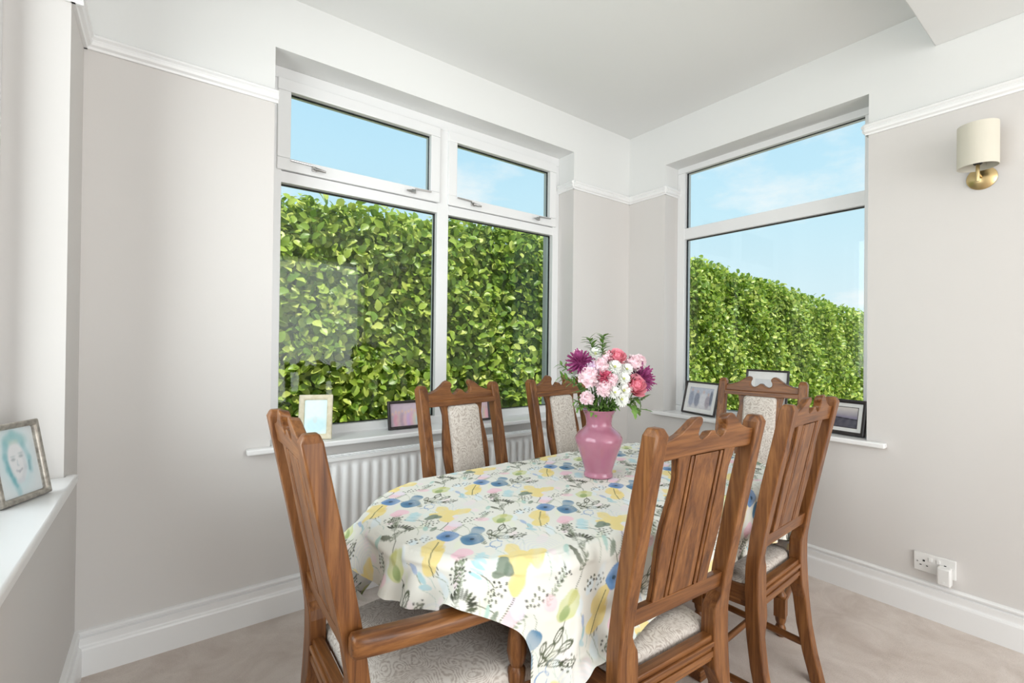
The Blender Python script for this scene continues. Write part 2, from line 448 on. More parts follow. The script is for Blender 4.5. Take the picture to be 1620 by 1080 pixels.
# ------------------------------------------------------------------ windows
# built in local axes: u along the wall, d outward through the wall, z up
def ring_frame(u0, u1, z0, z1, wd, d0, d1, fn):
    mb = MB()
    def bx(a, b_, c, d):
        vs = [fn(u, dd, z) for z in (c, d) for dd in (d0, d1) for u in (a, b_)]
        mb.add(vs, [(0, 2, 3, 1), (4, 5, 7, 6), (0, 1, 5, 4), (2, 6, 7, 3), (0, 4, 6, 2), (1, 3, 7, 5)])
    bx(u0, u1, z0, z0 + wd); bx(u0, u1, z1 - wd, z1); bx(u0, u0 + wd, z0 + wd, z1 - wd); bx(u1 - wd, u1, z0 + wd, z1 - wd)
    return mb
def fbox(u0, u1, d0, d1, z0, z1, fn):
    vs = [fn(u, dd, z) for z in (z0, z1) for dd in (d0, d1) for u in (u0, u1)]
    return MB().add(vs, [(0, 2, 3, 1), (4, 5, 7, 6), (0, 1, 5, 4), (2, 6, 7, 3), (0, 4, 6, 2), (1, 3, 7, 5)])
def pane(u0, u1, z0, z1, d, fn, parent):
    fbox(u0 - 0.004, u1 + 0.004, d, d + 0.006, z0 - 0.004, z1 + 0.004, fn).build('pane', 'window_glass', parent)
    ring_frame(u0, u1, z0, z1, 0.005, d - 0.003, d + 0.009, fn).build('gasket', 'gasket', parent)
def catch(u, z, d, s, fn, parent):
    """cockspur window fastener: plate, pivot and lever"""
    h = fbox(u - 0.012, u + 0.012, d - 0.010, d, z - 0.010, z + 0.012, fn).build('window_catch', 'steel', parent, bevel=0.002)
    mb = MB()
    mb.tube([fn(u, d - 0.012, z), fn(u + s * 0.02, d - 0.022, z - 0.004), fn(u + s * 0.05, d - 0.026, z - 0.008)], [0.008, 0.007, 0.005], 8)
    mb.build('lever', 'steel', h, smooth=True)
    mb = MB()
    mb.tube([fn(u - s * 0.008, d - 0.006, z + 0.016), fn(u - s * 0.11, d - 0.008, z + 0.020)], 0.004, 6)
    mb.build('stay_bar', 'steel', h, smooth=True)
def sill(u0, u1, z1, th, front, fn, parent, o0, o1, depth, mat='gloss_white'):
    """nosed board: wide part in front of the wall, narrower part inside the opening"""
    plan = [(u0, -front), (u1, -front), (u1, -0.0005), (o1, -0.0005), (o1, depth), (o0, depth), (o0, -0.0005), (u0, -0.0005)]
    return MB().prism(plan, lambda a, b_, z: fn(a, b_, z), z1 - th, z1).build('window_sill', mat, parent, bevel=0.007, seg=3)

D = 0.15; DF = 0.22
wA = lambda u, d, z: (u, d, z)
wB = lambda u, d, z: (d, u, z)
wL = lambda u, d, z: (XL - d, u, z)

# window_1: four panes, two top-hung lights over two fixed lights
w1 = thing('window_1', 'wide white four-pane window looking onto the hedge', None, (0, 0, 0), kind='structure')
mul = (-1.5645, -1.488); tz = (2.019, 2.075); zb = 0.812
mb = ring_frame(A0, A1, 0.755, AZ1, 0.058, D, DF, wA); mb.build('window_frame', 'upvc_white', w1, bevel=0.003)
fbox(mul[0], mul[1], D + 0.003, DF, 0.81, 2.53, wA).build('mullion', 'upvc_white', w1, bevel=0.003)
fbox(A0 + 0.055, mul[0] + 0.001, D + 0.001, DF, tz[0], tz[1], wA).build('transom', 'upvc_white', w1, bevel=0.003)
fbox(mul[1] - 0.001, A1 - 0.055, D + 0.001, DF, tz[0], tz[1], wA).build('transom', 'upvc_white', w1, bevel=0.003)
pane(A0 + 0.056, mul[0], zb, tz[0], D + 0.035, wA, w1)
pane(mul[1], A1 - 0.056, zb, tz[0], D + 0.035, wA, w1)
for (u0, u1, ss) in ((A0 + 0.036, mul[0] + 0.010, (1, -1)), (mul[1] - 0.010, A1 - 0.036, (1, -1))):
    s = ring_frame(u0, u1, 2.078, 2.525, 0.060, D - 0.012, DF - 0.01, wA).build('sash', 'upvc_white', w1, bevel=0.004)
    pane(u0 + 0.056, u1 - 0.056, 2.135, 2.466, D + 0.02, wA, s)
    catch(u0 + 0.17, 2.108, D - 0.012, 1, wA, s); catch(u1 - 0.17, 2.108, D - 0.012, -1, wA, s)
sill(-2.565, -0.487, 0.770, 0.026, 0.045, wA, w1, A0 + 0.001, A1 - 0.001, D + 0.02)

# window_2: one fixed light over another
w2 = thing('window_2', 'narrower white two-pane window beside the brass wall light', None, kind='structure')
ring_frame(B0, B1, 0.755, BZ1 + 0.02, 0.060, D, DF, wB).build('window_frame', 'upvc_white', w2, bevel=0.004)
fbox(B0 + 0.055, B1 - 0.055, D + 0.002, DF, 2.011, 2.092, wB).build('transom', 'upvc_white', w2, bevel=0.004)
pane(B0 + 0.054, B1 - 0.062, 2.092, 2.498, D + 0.03, wB, w2)
pane(B0 + 0.054, B1 - 0.062, 0.812, 2.011, D + 0.03, wB, w2)
sill(-1.606, -0.246, 0.778, 0.026, 0.045, wB, w2, B0 + 0.001, B1 - 0.001, D + 0.02)

# window_3 in wall_left, seen only by its reveal and sill
w3 = thing('window_3', 'side window with a deep white sill holding a portrait', None, kind='structure')
ring_frame(L0, L1, 0.80, LZ1, 0.055, D, DF, wL).build('window_frame', 'upvc_white', w3, bevel=0.004)
fbox(-1.30, -1.22, D + 0.003, DF, 0.84, 2.52, wL).build('mullion', 'upvc_white', w3, bevel=0.004)
pane(L0 + 0.05, -1.30, 0.855, 2.505, D + 0.03, wL, w3); pane(-1.22, L1 - 0.05, 0.855, 2.505, D + 0.03, wL, w3)
sill(L0 - 0.06, L1 + 0.03, 0.802, 0.028, 0.032, wL, w3, L0 + 0.001, L1 - 0.001, D + 0.02)

# ------------------------------------------------------------------ radiator
rad = thing('radiator', 'white fluted panel radiator below the wide window', 'radiator', (-1.565, 0, 0))
RX = 0.685; rz0, rz1 = 0.135, 0.705
n_fl = 27; pitch = (2 * RX - 0.03) / n_fl
sec = []
for i in range(n_fl):
    x = -RX + 0.015 + i * pitch
    sec += [(x, -0.100), (x + pitch * 0.16, -0.100), (x + pitch * 0.28, -0.112), (x + pitch * 0.72, -0.112), (x + pitch * 0.84, -0.100)]
sec = [(-RX, -0.100)] + sec + [(RX, -0.100)]
rows = []
for z, k in ((rz0, 0), (rz0 + 0.035, 0), (rz0 + 0.05, 1), (rz1 - 0.055, 1), (rz1 - 0.04, 0), (rz1 - 0.012, 0)):
    rows.append([(x, -0.100 + (y + 0.100) * k, z) for x, y in sec])
mb = MB(); mb.loops(rows, cap=False, closed=False)
mb.add([(-RX, -0.1, rz0), (RX, -0.1, rz0), (RX, -0.085, rz0), (-RX, -0.085, rz0), (-RX, -0.085, rz1), (RX, -0.085, rz1)], [(0, 1, 2, 3), (3, 2, 5, 4)])
mb.build('front_panel', 'radiator_white', rad, smooth=True, auto=R(50))
MB().box(-RX, RX, -0.052, -0.040, rz0, rz1).build('rear_panel', 'radiator_white', rad, bevel=0.003)
mb = MB().box(-RX - 0.004, RX + 0.004, -0.116, -0.100, rz1 - 0.016, rz1).box(-RX - 0.004, RX + 0.004, -0.046, -0.034, rz1 - 0.016, rz1)
for i in range(46):
    x = -RX + 0.012 + i * (2 * RX - 0.024) / 45
    mb.box(x - 0.007, x + 0.007, -0.101, -0.045, rz1 - 0.010, rz1 - 0.003)
mb.build('top_grille', 'radiator_white', rad)
for s in (-1, 1):
    MB().box(s * RX - 0.004, s * RX + 0.004, -0.114, -0.036, rz0 + 0.01, rz1 - 0.004).build('side_cover', 'radiator_white', rad, bevel=0.003)
    v = MB().lathe([(0.010, 0), (0.010, 0.12), (0.016, 0.125), (0.016, 0.150), (0.010, 0.155)], 12, (s * (RX + 0.03), -0.075, 0.0)).build('valve', 'radiator_white', rad, smooth=True)
    MB().tube([(s * (RX - 0.01), -0.075, 0.155), (s * (RX + 0.034), -0.075, 0.155)], 0.008, 8).build('pipe_elbow', 'steel', v, smooth=True)
for s in (-1, 1):
    MB().box(s * 0.5 - 0.02, s * 0.5 + 0.02, -0.042, -0.0005, 0.25, 0.60).build('wall_bracket', 'steel', rad)

# ------------------------------------------------------------------ wall light, socket
lamp = thing('wall_light', 'brass wall light with a cream drum shade', 'wall light', (0, -1.932, 1.990))
MB().lathe([(0.0495, -0.0005), (0.0495, -0.006), (0.046, -0.010), (0.02, -0.020), (0.006, -0.024)], 32, axis='x').build('wall_plate', 'brass', lamp, smooth=True)
mb = MB().tube([(-0.018, 0, 0), (-0.088, 0, 0)], 0.006, 10); mb.build('bracket_arm', 'brass', lamp, smooth=True)
MB().lathe([(0.006, -0.032), (0.0065, -0.030), (0.0065, 0.052), (0.006, 0.054)], 14, (-0.090, 0, 0)).build('stem', 'brass', lamp, smooth=True)
MB().lathe([(0.011, 0.038), (0.015, 0.042), (0.015, 0.085), (0.010, 0.088)], 14, (-0.090, 0, 0)).build('lamp_holder', 'dark_slot', lamp, smooth=True)
MB().lathe([(0.020, 0.10), (0.026, 0.125), (0.020, 0.148), (0.008, 0.155)], 14, (-0.090, 0, 0)).build('bulb', 'mount_card', lamp, smooth=True)
mb = MB().lathe([(0.0655, 0.028), (0.0655, 0.206)], 40, (-0.090, 0, 0), cap=False)
mb.lathe([(0.0635, 0.028), (0.0635, 0.206)], 40, (-0.090, 0, 0), cap=False)
n_ = 40
for h0 in (0,):
    mb.f += [(j, (j + 1) % n_, 2 * n_ + (j + 1) % n_, 2 * n_ + j) for j in range(n_)]
    mb.f += [(n_ + j, n_ + (j + 1) % n_, 3 * n_ + (j + 1) % n_, 3 * n_ + j) for j in range(n_)]
shade = mb.build('lamp_shade', 'lamp_linen', lamp, smooth=True)
mb = MB()
for k in range(3):
    a = k * 2.094
    mb.tube([(-0.090, 0, 0.088), (-0.090 + 0.064 * math.cos(a), 0.064 * math.sin(a), 0.088)], 0.0018, 6)
mb.build('shade_spider', 'brass', shade, smooth=True)

sk = thing('double_socket', 'white double power socket above the skirting', 'power socket', (0, -1.785, 0.250))
MB().box(-0.011, 0, -0.0735, 0.0735, -0.043, 0.043).build('face_plate', 'plastic_white', sk, bevel=0.003)
for yy in (0.037, -0.037):
    mb = MB().box(-0.0118, -0.010, yy - 0.004, yy + 0.004, 0.004, 0.012)
    mb.box(-0.0118, -0.010, yy - 0.015, yy - 0.008, -0.015, -0.011).box(-0.0118, -0.010, yy + 0.008, yy + 0.015, -0.015, -0.011)
    mb.build('pin_holes', 'dark_slot', sk)
for yy in (0.014, -0.014):
    MB().box(-0.0155, -0.010, yy - 0.006, yy + 0.006, 0.010, 0.028).build('switch', 'plastic_white', sk, bevel=0.0015)
for yy in (0.060, -0.060):
    MB().lathe([(0.003, -0.0105), (0.003, -0.0122)], 10, (0, yy, 0), axis='x').build('screw', 'steel', sk)
pl = thing('plug_adapter', 'white plug-in adapter in the right socket outlet', 'plug', (-0.0112, -1.824, 0.230))
MB().box(-0.042, 0, -0.024, 0.024, -0.048, 0.030).build('casing', 'plastic_white', pl, bevel=0.007, seg=3)
MB().box(-0.0435, -0.041, -0.004, 0.004, -0.036, -0.028).build('indicator', 'mount_card', pl)
for yy in (-0.014, 0.014):
    MB().box(-0.002, 0.0006, yy - 0.004, yy + 0.004, -0.01, -0.004).build('pin', 'steel', pl)

# ------------------------------------------------------------------ chairs
HX = 0.198                                                   # half distance between the back posts
SEC = [(0.0, -0.094, -0.054), (0.10, -0.068, -0.026), (0.20, -0.049, -0.005), (0.30, -0.038, 0.008), (0.36, -0.034, 0.012), (0.44, -0.030, 0.014),
       (0.50, -0.030, 0.013), (0.525, -0.031, 0.012), (0.545, -0.033, 0.010), (0.565, -0.036, 0.007), (0.63, -0.046, -0.002), (0.80, -0.080, -0.034), (1.0, -0.121, -0.078), (1.048, -0.131, -0.088), (1.065, -0.124, -0.095)]
def yb(z):                                                    # mid-plane of the back at height z
    return -0.017 - (z - 0.60) * 0.2035
def fback(x, z, t):
    return (x, yb(z) + t, z - t * 0.2)
def post(s):
    rings = []
    for z, y0, y1 in SEC:
        k = 0.0205 if z < 1.05 else 0.013
        g = 0.026 * float(np.interp(z, [0.30, 0.36, 0.50, 0.525, 0.545, 0.565], [0, 1, 1, 0.85, 0.35, 0]))   # shoulder on the inner side
        a_, b_ = s * HX + s * k, s * HX - s * (k + g)
        rings.append([(a_, y0, z), (b_, y0, z), (b_, y1, z), (a_, y1, z)])
    return MB().loops(rings)
CREST = [(0.0, 1.041), (0.010, 1.040), (0.017, 1.031), (0.024, 1.027), (0.036, 1.021), (0.048, 1.026), (0.055, 1.038), (0.053, 1.052), (0.047, 1.061), (0.048, 1.071),
         (0.056, 1.078), (0.067, 1.079), (0.080, 1.074), (0.099, 1.059), (0.122, 1.044), (0.150, 1.034), (0.182, 1.029)]
def crest():
    top = CREST
    poly = [(-x, z) for x, z in reversed(top)] + top[1:] + [(0.182, 0.982), (0.09, 0.985), (0, 0.986), (-0.09, 0.985), (-0.182, 0.982)]
    return MB().prism(poly, fback, -0.013, 0.012)
SPL = [(z, h + 0.010) for z, h in ((0.60, 0.104), (0.635, 0.102), (0.67, 0.103), (0.72, 0.108), (0.77, 0.112), (0.82, 0.110), (0.87, 0.102), (0.905, 0.096), (0.935, 0.095), (0.962, 0.101), (0.99, 0.108))]
def lofted(rows, t0, t1):
    """rows: (z, x0, x1) in the plane of the back"""
    mb = MB()
    mb.loops([[fback(a, z, t0), fback(b_, z, t0), fback(b_, z, t1), fback(a, z, t1)] for z, a, b_ in rows])
    return mb
def pad_back():
    mb = MB(); z0, z1, hw = 0.608, 0.978, 0.081
    def ring(k, t):
        r = 0.018; pts = []
        for cx, cz, a0 in ((hw - r, z0 + r, -90), (hw - r, z1 - r, 0), (-hw + r, z1 - r, 90), (-hw + r, z0 + r, 180)):
            for j in range(5):
                a = R(a0 + j * 22.5)
                pts.append(fback(cx + (r - k) * math.cos(a) , cz + (r - k) * math.sin(a), t))
        return pts
    mb.loops([ring(0, 0.006), ring(0, 0.018), ring(0.004, 0.025), ring(0.012, 0.029)])
    return mb
def seat_pad(wb, wf, y0, y1, z0, z1):
    """upholstered seat, tapered towards the back, domed"""
    N = 12; rings = []
    for k, z in ((0.0, z0), (0.0, z0 + (z1 - z0) * 0.45), (0.004, z0 + (z1 - z0) * 0.68), (0.014, z0 + (z1 - z0) * 0.84), (0.06, z0 + (z1 - z0) * 0.95), (0.13, z1)):
        ring = []; r = 0.03
        cs = ((wf - r, y1 - r, 0), (-wf + r, y1 - r, 90), (-wb + r, y0 + r, 180), (wb - r, y0 + r, 270))
        cm = (0, (y0 + y1) / 2)
        for cx, cy, a0 in cs:
            for j in range(5):
                a = R(a0 + j * 22.5)
                x, y = cx + r * math.cos(a), cy + r * math.sin(a)
                dx, dy = x - cm[0], y - cm[1]; L_ = math.hypot(dx, dy)
                ring.append((x - dx / L_ * k * 1.1, y - dy / L_ * k * 1.1, z))
        rings.append(ring)
    return MB().loops(rings)
def front_leg(x, y, ztop=0.455, up=0.0):
    mb = MB().box(x - 0.023, x + 0.023, y - 0.023, y + 0.023, 0.345, ztop)
    mb.lathe([(0.017, 0.0), (0.021, 0.01), (0.021, 0.035), (0.015, 0.05), (0.020, 0.062), (0.023, 0.085)], 16, (x, y, 0))
    mb.box(x - 0.022, x + 0.022, y - 0.022, y + 0.022, 0.085, 0.165)
    mb.lathe([(0.020, 0.165), (0.022, 0.175), (0.014, 0.190), (0.016, 0.21), (0.022, 0.255), (0.021, 0.285), (0.014, 0.315), (0.021, 0.328), (0.021, 0.336), (0.016, 0.345)], 16, (x, y, 0))
    return mb
def make_chair(arm=False):
    t = link('carver_chair' if arm else 'dining_chair', None)
    WB, WF, YF = (0.215, 0.268, 0.425) if arm else (0.205, 0.232, 0.415)
    hx = HX
    for s in (-1, 1):
        post(s).build('back_post', 'oak_z', t, bevel=0.0045)
    c_ = crest().build('crest_rail', 'oak_x', t, bevel=0.0035)
    MB().prism([(-0.182, 0.981), (0.182, 0.981), (0.182, 1.004), (-0.182, 1.004)], fback, 0.010, 0.024).build('moulding', 'oak_x', c_, bevel=0.002)
    lofted([(0.575, -0.182, 0.182), (0.622, -0.182, 0.182)], -0.013, 0.013).build('lower_back_rail', 'oak_x', t, bevel=0.003)
    sp = lofted([(z, -h, h) for z, h in SPL], -0.004, 0.007).build('splat', 'oak_z', t, bevel=0.002)
    # ridged boards on the back of the splat
    lofted([(0.612, -0.047, 0.047), (0.984, -0.047, 0.047)], -0.011, -0.003).build('splat_board', 'oak_z', sp, bevel=0.003)
    for s in (-1, 1):
        lofted([(0.612, s * 0.058 - 0.006, s * 0.058 + 0.006), (0.984, s * 0.058 - 0.006, s * 0.058 + 0.006)], -0.012, -0.003).build('bead', 'oak_z', sp, bevel=0.003)
        lofted([(z, s * 0.068, s * max(h - 0.002, 0.07)) if s > 0 else (z, -max(h - 0.002, 0.07), -0.068) for z, h in SPL], -0.012, -0.003).build('splat_border', 'oak_z', sp, bevel=0.003)
    pad_back().build('back_pad', 'upholstery', t, smooth=True, auto=R(70))
    # seat frame
    zr0, zr1 = 0.382, 0.452
    r_ = MB().box(-0.182, 0.182, -0.022, 0.006, zr0, zr1).box(-0.182, 0.182, -0.027, -0.020, zr0 + 0.012, zr0 + 0.030).box(-0.182, 0.182, -0.029, -0.020, zr0 + 0.042, zr0 + 0.056)
    r_.build('seat_rail', 'oak_x', t, bevel=0.003)
    MB().box(-WF, WF, YF - 0.020, YF + 0.006, zr0, zr1).build('seat_rail', 'oak_x', t, bevel=0.004)
    for s in (-1, 1):
        p = [(s * (hx + 0.004), 0.010), (s * WF, YF - 0.02), (s * (WF - 0.024), YF - 0.02), (s * (hx - 0.018), 0.010)]
        MB().prism(p, lambda a, b_, z: (a, b_, z), zr0, zr1).build('seat_rail', 'oak_y', t, bevel=0.003)
        q = [(s * (hx + 0.006), 0.03), (s * (WF + 0.004), YF - 0.03), (s * (WF - 0.005), YF - 0.03), (s * (hx - 0.005), 0.03)]
        MB().prism(q, lambda a, b_, z: (a, b_, z), zr0 + 0.006, zr0 + 0.020).build('moulding', 'oak_y', t.children[-1], bevel=0.002)
        front_leg(s * (WF - 0.012), YF - 0.012).build('front_leg', 'oak_z', t, smooth=True, auto=R(35))
        MB().tube([(s * hx, -0.045, 0.125), (s * (WF - 0.012), YF - 0.015, 0.125)], 0.013, 10).build('stretcher', 'oak_y', t, smooth=True)
    MB().tube([(-(hx + WF) / 2 + 0.01, 0.17, 0.125), ((hx + WF) / 2 - 0.01, 0.17, 0.125)], 0.012, 10).build('stretcher', 'oak_x', t, smooth=True)
    seat_pad(WB - 0.006, WF + 0.004, 0.016, YF + 0.012, 0.428, 0.474).build('seat', 'upholstery', t, smooth=True, auto=R(60))
    if arm:
        for s in (-1, 1):
            ys = [-0.040, -0.034, -0.015, 0.03, 0.10, 0.18, 0.27, 0.36, 0.42, 0.455, 0.470]
            rings = []
            for y in ys:
                u = (y + 0.040) / 0.510
                xc = s * (hx + 0.042 + 0.030 * u)
                hw = 0.019 + 0.009 * math.sin(math.pi * min(1, u * 1.1)) + (0.004 if u > 0.8 else 0)
                zc = 0.648 - 0.012 * math.sin(math.pi * u) - 0.004 * u
                hh = 0.0205 + 0.003 * math.cos(2 * math.pi * u)
                if y in (ys[0], ys[-1]): hw *= 0.7; hh *= 0.7
                ring = []
                for j in range(12):
                    a = 2 * math.pi * j / 12 + math.pi / 12
                    ca, sa = math.cos(a), math.sin(a)
                    ring.append((xc + hw * math.copysign(abs(ca) ** 0.45, ca), y, zc + hh * math.copysign(abs(sa) ** 0.55, sa)))
                rings.append(ring)
            MB().loops(rings).build('arm', 'oak_y', t, smooth=True, auto=R(60))
            xb = s * (WF - 0.004)
            MB().lathe([(0.020, 0.440), (0.022, 0.468), (0.015, 0.478), (0.020, 0.490), (0.024, 0.512), (0.022, 0.545), (0.016, 0.578), (0.013, 0.600), (0.019, 0.612), (0.019, 0.630)], 18, (xb, YF - 0.078, 0)).build('arm_support', 'oak_z', t, smooth=True)
    return t
def put(t, top, rot):
    """place a chair by the middle of its post tops"""
    a = R(rot); off = Vector((0, -0.110))
    t.location = (top[0] - (off.x * math.cos(a) - off.y * math.sin(a)), top[1] - (off.x * math.sin(a) + off.y * math.cos(a)), 0)
    t.rotation_euler = (0, 0, a)
G = 'oak dining chairs round the table'
chair = make_chair()
SPOTS = [((-1.800, -1.725), -3.0, 'oak dining chair, ribbed back to us, tucked beside the armchair corner'),
         ((-1.095, -1.682), 3.0, 'oak dining chair, ribbed back to us, beside the bare carpet and socket wall'),
         ((-1.802, -0.535), 187.0, 'upholstered-back oak dining chair by the radiator, before the small black frames'),
         ((-1.165, -0.475), 186.0, 'upholstered-back oak dining chair by the radiator, half behind the vase'),
         ((-0.240, -1.115), 100.0, 'upholstered-back oak dining chair at the table end below the two-pane window')]
CHAIRS = []
for i, (tp, rot, lab) in enumerate(SPOTS):
    c = chair if i == 0 else copy_tree(chair)
    put(c, tp, rot); tag(c, lab, 'chair', G); CHAIRS.append(c)
carver = make_chair(True)
put(carver, (-2.622, -1.180), -91.3); CHAIRS.append(carver); tag(carver, 'oak carver armchair with turned arm supports at the table end', 'armchair')

# ------------------------------------------------------------------ table
TC = Vector((-1.552, -1.140)); TA, TB, TE = 0.858, 0.395, 0.385; TZ = 0.740
def outline(scale=0.0, n=28):
    pts = []
    for s in (1, -1):
        for j in range(n + 1):
            a = -math.pi / 2 + math.pi * j / n
            pts.append((s * (TA - TE + (TE + scale) * math.cos(a)), s * (TB + scale) * math.sin(a)))
    return pts
tb = thing('dining_table', 'oak extending table with rounded ends under the cloth', 'table', (TC.x, TC.y, 0))
mb = MB()
mb.loops([[(x, y, z) for x, y in outline(k)] for k, z in ((-0.024, TZ - 0.030), (-0.010, TZ - 0.022), (-0.010, TZ - 0.014), (-0.016, TZ - 0.005), (-0.026, TZ))])
mb.build('table_top', 'oak_x', tb, smooth=True, auto=R(30))
MB().box(-0.40, 0.40, -0.27, -0.245, TZ - 0.10, TZ - 0.030).box(-0.40, 0.40, 0.245, 0.27, TZ - 0.10, TZ - 0.030).box(-0.40, -0.375, -0.245, 0.245, TZ - 0.10, TZ - 0.030).box(0.375, 0.40, -0.245, 0.245, TZ - 0.10, TZ - 0.030).build('apron', 'table_oak', tb, bevel=0.002)
for px in (-0.25, 0.33):
    MB().box(px - 0.03, px + 0.03, -0.244, 0.244, TZ - 0.10, TZ - 0.030).build('cleat', 'table_oak', tb, bevel=0.003)
    MB().lathe([(0.030, 0.085), (0.040, 0.11), (0.024, 0.14), (0.032, 0.20), (0.046, 0.28), (0.044, 0.34), (0.030, 0.40), (0.026, 0.50), (0.038, 0.56), (0.038, 0.645)], 18, (px, 0.01, 0)).build('leg', 'table_oak', tb, smooth=True, auto=R(40))
    MB().prism([(-0.24, 0), (-0.24, 0.040), (-0.18, 0.052), (-0.08, 0.085), (0.10, 0.085), (0.20, 0.052), (0.26, 0.040), (0.26, 0), (0.19, 0), (0.16, 0.016), (-0.14, 0.016), (-0.17, 0)],
               lambda a, b_, t_: (px + t_, a, b_), -0.034, 0.034).build('foot', 'table_oak', tb, bevel=0.004)
MB().box(-0.25, 0.33, -0.010, 0.030, 0.20, 0.27).build('stretcher', 'table_oak', tb, bevel=0.005)

# ------------------------------------------------------------------ tablecloth: a rectangle of cotton let fall over the table
CA = R(3.0)
U0, U1, V0, V1 = -TA - 0.105, TA + 0.25, -TB - 0.185, TB + 0.15
def left_edge(v):
    return np.interp(v, [V0, -0.45, -0.40, -0.36, -0.30, -0.22, -0.10], [-0.69, -0.645, -0.655, -0.715, -0.815, -0.90, U0])
def drape():
    st = 0.0205
    nu = int((U1 - U0) / st) + 1; nv = int((V1 - V0) / st) + 1
    us = np.linspace(U0, U1, nu); vs = np.linspace(V0, V1, nv)
    UU, VV = np.meshgrid(us, vs, indexing='ij')
    UU = left_edge(VV) + (UU - U0) * (U1 - left_edge(VV)) / (U1 - U0)
    ca, sa = math.cos(CA), math.sin(CA)
    P = np.stack([UU * ca - VV * sa, UU * sa + VV * ca, np.full_like(UU, TZ + 0.006)], -1)
    rg = np.random.default_rng(5)
    P[..., 2] += rg.normal(0, 0.0008, UU.shape)
    O = P.copy(); F0 = np.stack([UU, VV], -1)
    ln = lambda a, b_: np.sqrt(((b_ - a) ** 2).sum(-1, keepdims=True))
    zt = TZ + 0.0035
    # the carver's arms, in table coordinates, as capsules
    caps = []
    for s in (-1, 1):
        q0 = carver.matrix_basis @ Vector((s * 0.244, -0.05, 0.640)); q1 = carver.matrix_basis @ Vector((s * 0.268, 0.46, 0.633))
        caps.append((np.array([q0.x - TC.x, q0.y - TC.y, q0.z]), np.array([q1.x - TC.x, q1.y - TC.y, q1.z]), 0.036))
    seats = [np.array(c.matrix_basis.inverted()) for c in CHAIRS]
    def relax(a, b_, L_, k):
        d = b_ - a; n = np.sqrt((d * d).sum(-1, keepdims=True)) + 1e-9
        c = d * ((n - L_) / n * 0.5 * k)
        a += c; b_ -= c
    jobs = []
    for par in (0, 1):
        jobs.append((np.s_[par:-1:2], np.s_[par + 1::2], 1.0))
        jobs.append((np.s_[:, par:-1:2], np.s_[:, par + 1::2], 1.0))
    for par in (0, 1):
        jobs.append((np.s_[par:-1:2, :-1], np.s_[par + 1::2, 1:], 0.35))
        jobs.append((np.s_[par:-1:2, 1:], np.s_[par + 1::2, :-1], 0.35))
    bend = []
    for par in (0, 1, 2, 3):
        n1_ = len(range(*slice(par, nu - 2, 4).indices(nu))); n2_ = len(range(*slice(par, nv - 2, 4).indices(nv)))
        bend.append((np.s_[par:nu - 2:4], slice(par + 2, par + 2 + 4 * (n1_ - 1) + 1, 4), 0.10))
        bend.append((np.s_[:, par:nv - 2:4], (slice(None), slice(par + 2, par + 2 + 4 * (n2_ - 1) + 1, 4)), 0.10))
    jobs = [(a, b_, ln(F0[a], F0[b_]), k) for a, b_, k in jobs]; bend = [(a, b_, ln(F0[a], F0[b_]), k) for a, b_, k in bend]
    for step in range(230):
        vel = (P - O) * (0.965 if step < 170 else 0.85)
        vel = np.clip(vel, -0.012, 0.012)
        O = P.copy()
        P = P + vel; P[..., 2] -= 0.00085
        for it in range(12):
            for a, b_, L_, k in jobs: relax(P[a], P[b_], L_, k)
            if it % 2 == 0:
                for a, b_, L_, k in bend: relax(P[a], P[b_], L_, k)
        # table
        x, y, z = P[..., 0], P[..., 1], P[..., 2]
        ex = np.maximum(np.abs(x) - (TA - TE), 0) / TE; ey = y / TB
        k = np.sqrt(ex * ex + ey * ey) + 1e-9
        sd = (k - 1) * 0.39 - 0.004
        over = (sd < 0) & (z < zt)
        top = over & ((zt - z < -sd) | (sd < -0.03))
        side = over & ~top
        P[..., 2] = np.where(top, zt, P[..., 2])
        sc = 1.0102 / k
        P[..., 1] = np.where(side, y * sc, P[..., 1])
        P[..., 0] = np.where(side & (ex > 0), np.sign(x) * (TA - TE + ex * TE * sc), P[..., 0])
        fr = top[..., None]
        O = np.where(fr, O + (P - O) * 0.93, O)
        for mi in seats:
            lx = mi[0, 0] * (P[..., 0] + TC.x) + mi[0, 1] * (P[..., 1] + TC.y) + mi[0, 3]
            ly = mi[1, 0] * (P[..., 0] + TC.x) + mi[1, 1] * (P[..., 1] + TC.y) + mi[1, 3]
            on = (np.abs(lx) < 0.255) & (ly > 0.0) & (ly < 0.45) & (P[..., 2] < 0.486) & (P[..., 2] > 0.33)
            P[..., 2] = np.where(on, 0.486, P[..., 2])
            O = np.where(on[..., None], O + (P - O) * 0.8, O)
        for a, b_, r in caps:
            ab = b_ - a; t = np.clip(((P - a) @ ab) / (ab @ ab), 0, 1)
            c = a + t[..., None] * ab; d = P - c
            n = np.sqrt((d * d).sum(-1)); hit = n < r
            P = np.where(hit[..., None], c + d / (n[..., None] + 1e-9) * r, P)
            O = np.where(hit[..., None], O + (P - O) * 0.7, O)
    return us, vs, P
us, vs, CP = drape()
def upsample(P, axis, f):
    P = np.moveaxis(P, axis, 0); n = P.shape[0]
    t = np.linspace(0, n - 1, (n - 1) * f + 1); i = np.minimum(t.astype(int), n - 2); w = (t - i)[:, None, None]
    g = lambda k: P[np.clip(i + k, 0, n - 1)]
    p0, p1, p2, p3 = g(-1), g(0), g(1), g(2)
    r_ = 0.5 * (2 * p1 + (p2 - p0) * w + (2 * p0 - 5 * p1 + 4 * p2 - p3) * w ** 2 + (3 * p1 - p0 - 3 * p2 + p3) * w ** 3)
    return np.moveaxis(r_, 0, axis)
FU = 8
DP = upsample(upsample(CP, 0, FU), 1, FU)
x, y, z = DP[..., 0], DP[..., 1], DP[..., 2]
kk = np.sqrt((np.maximum(np.abs(x) - (TA - TE), 0) / TE) ** 2 + (y / TB) ** 2) + 1e-9
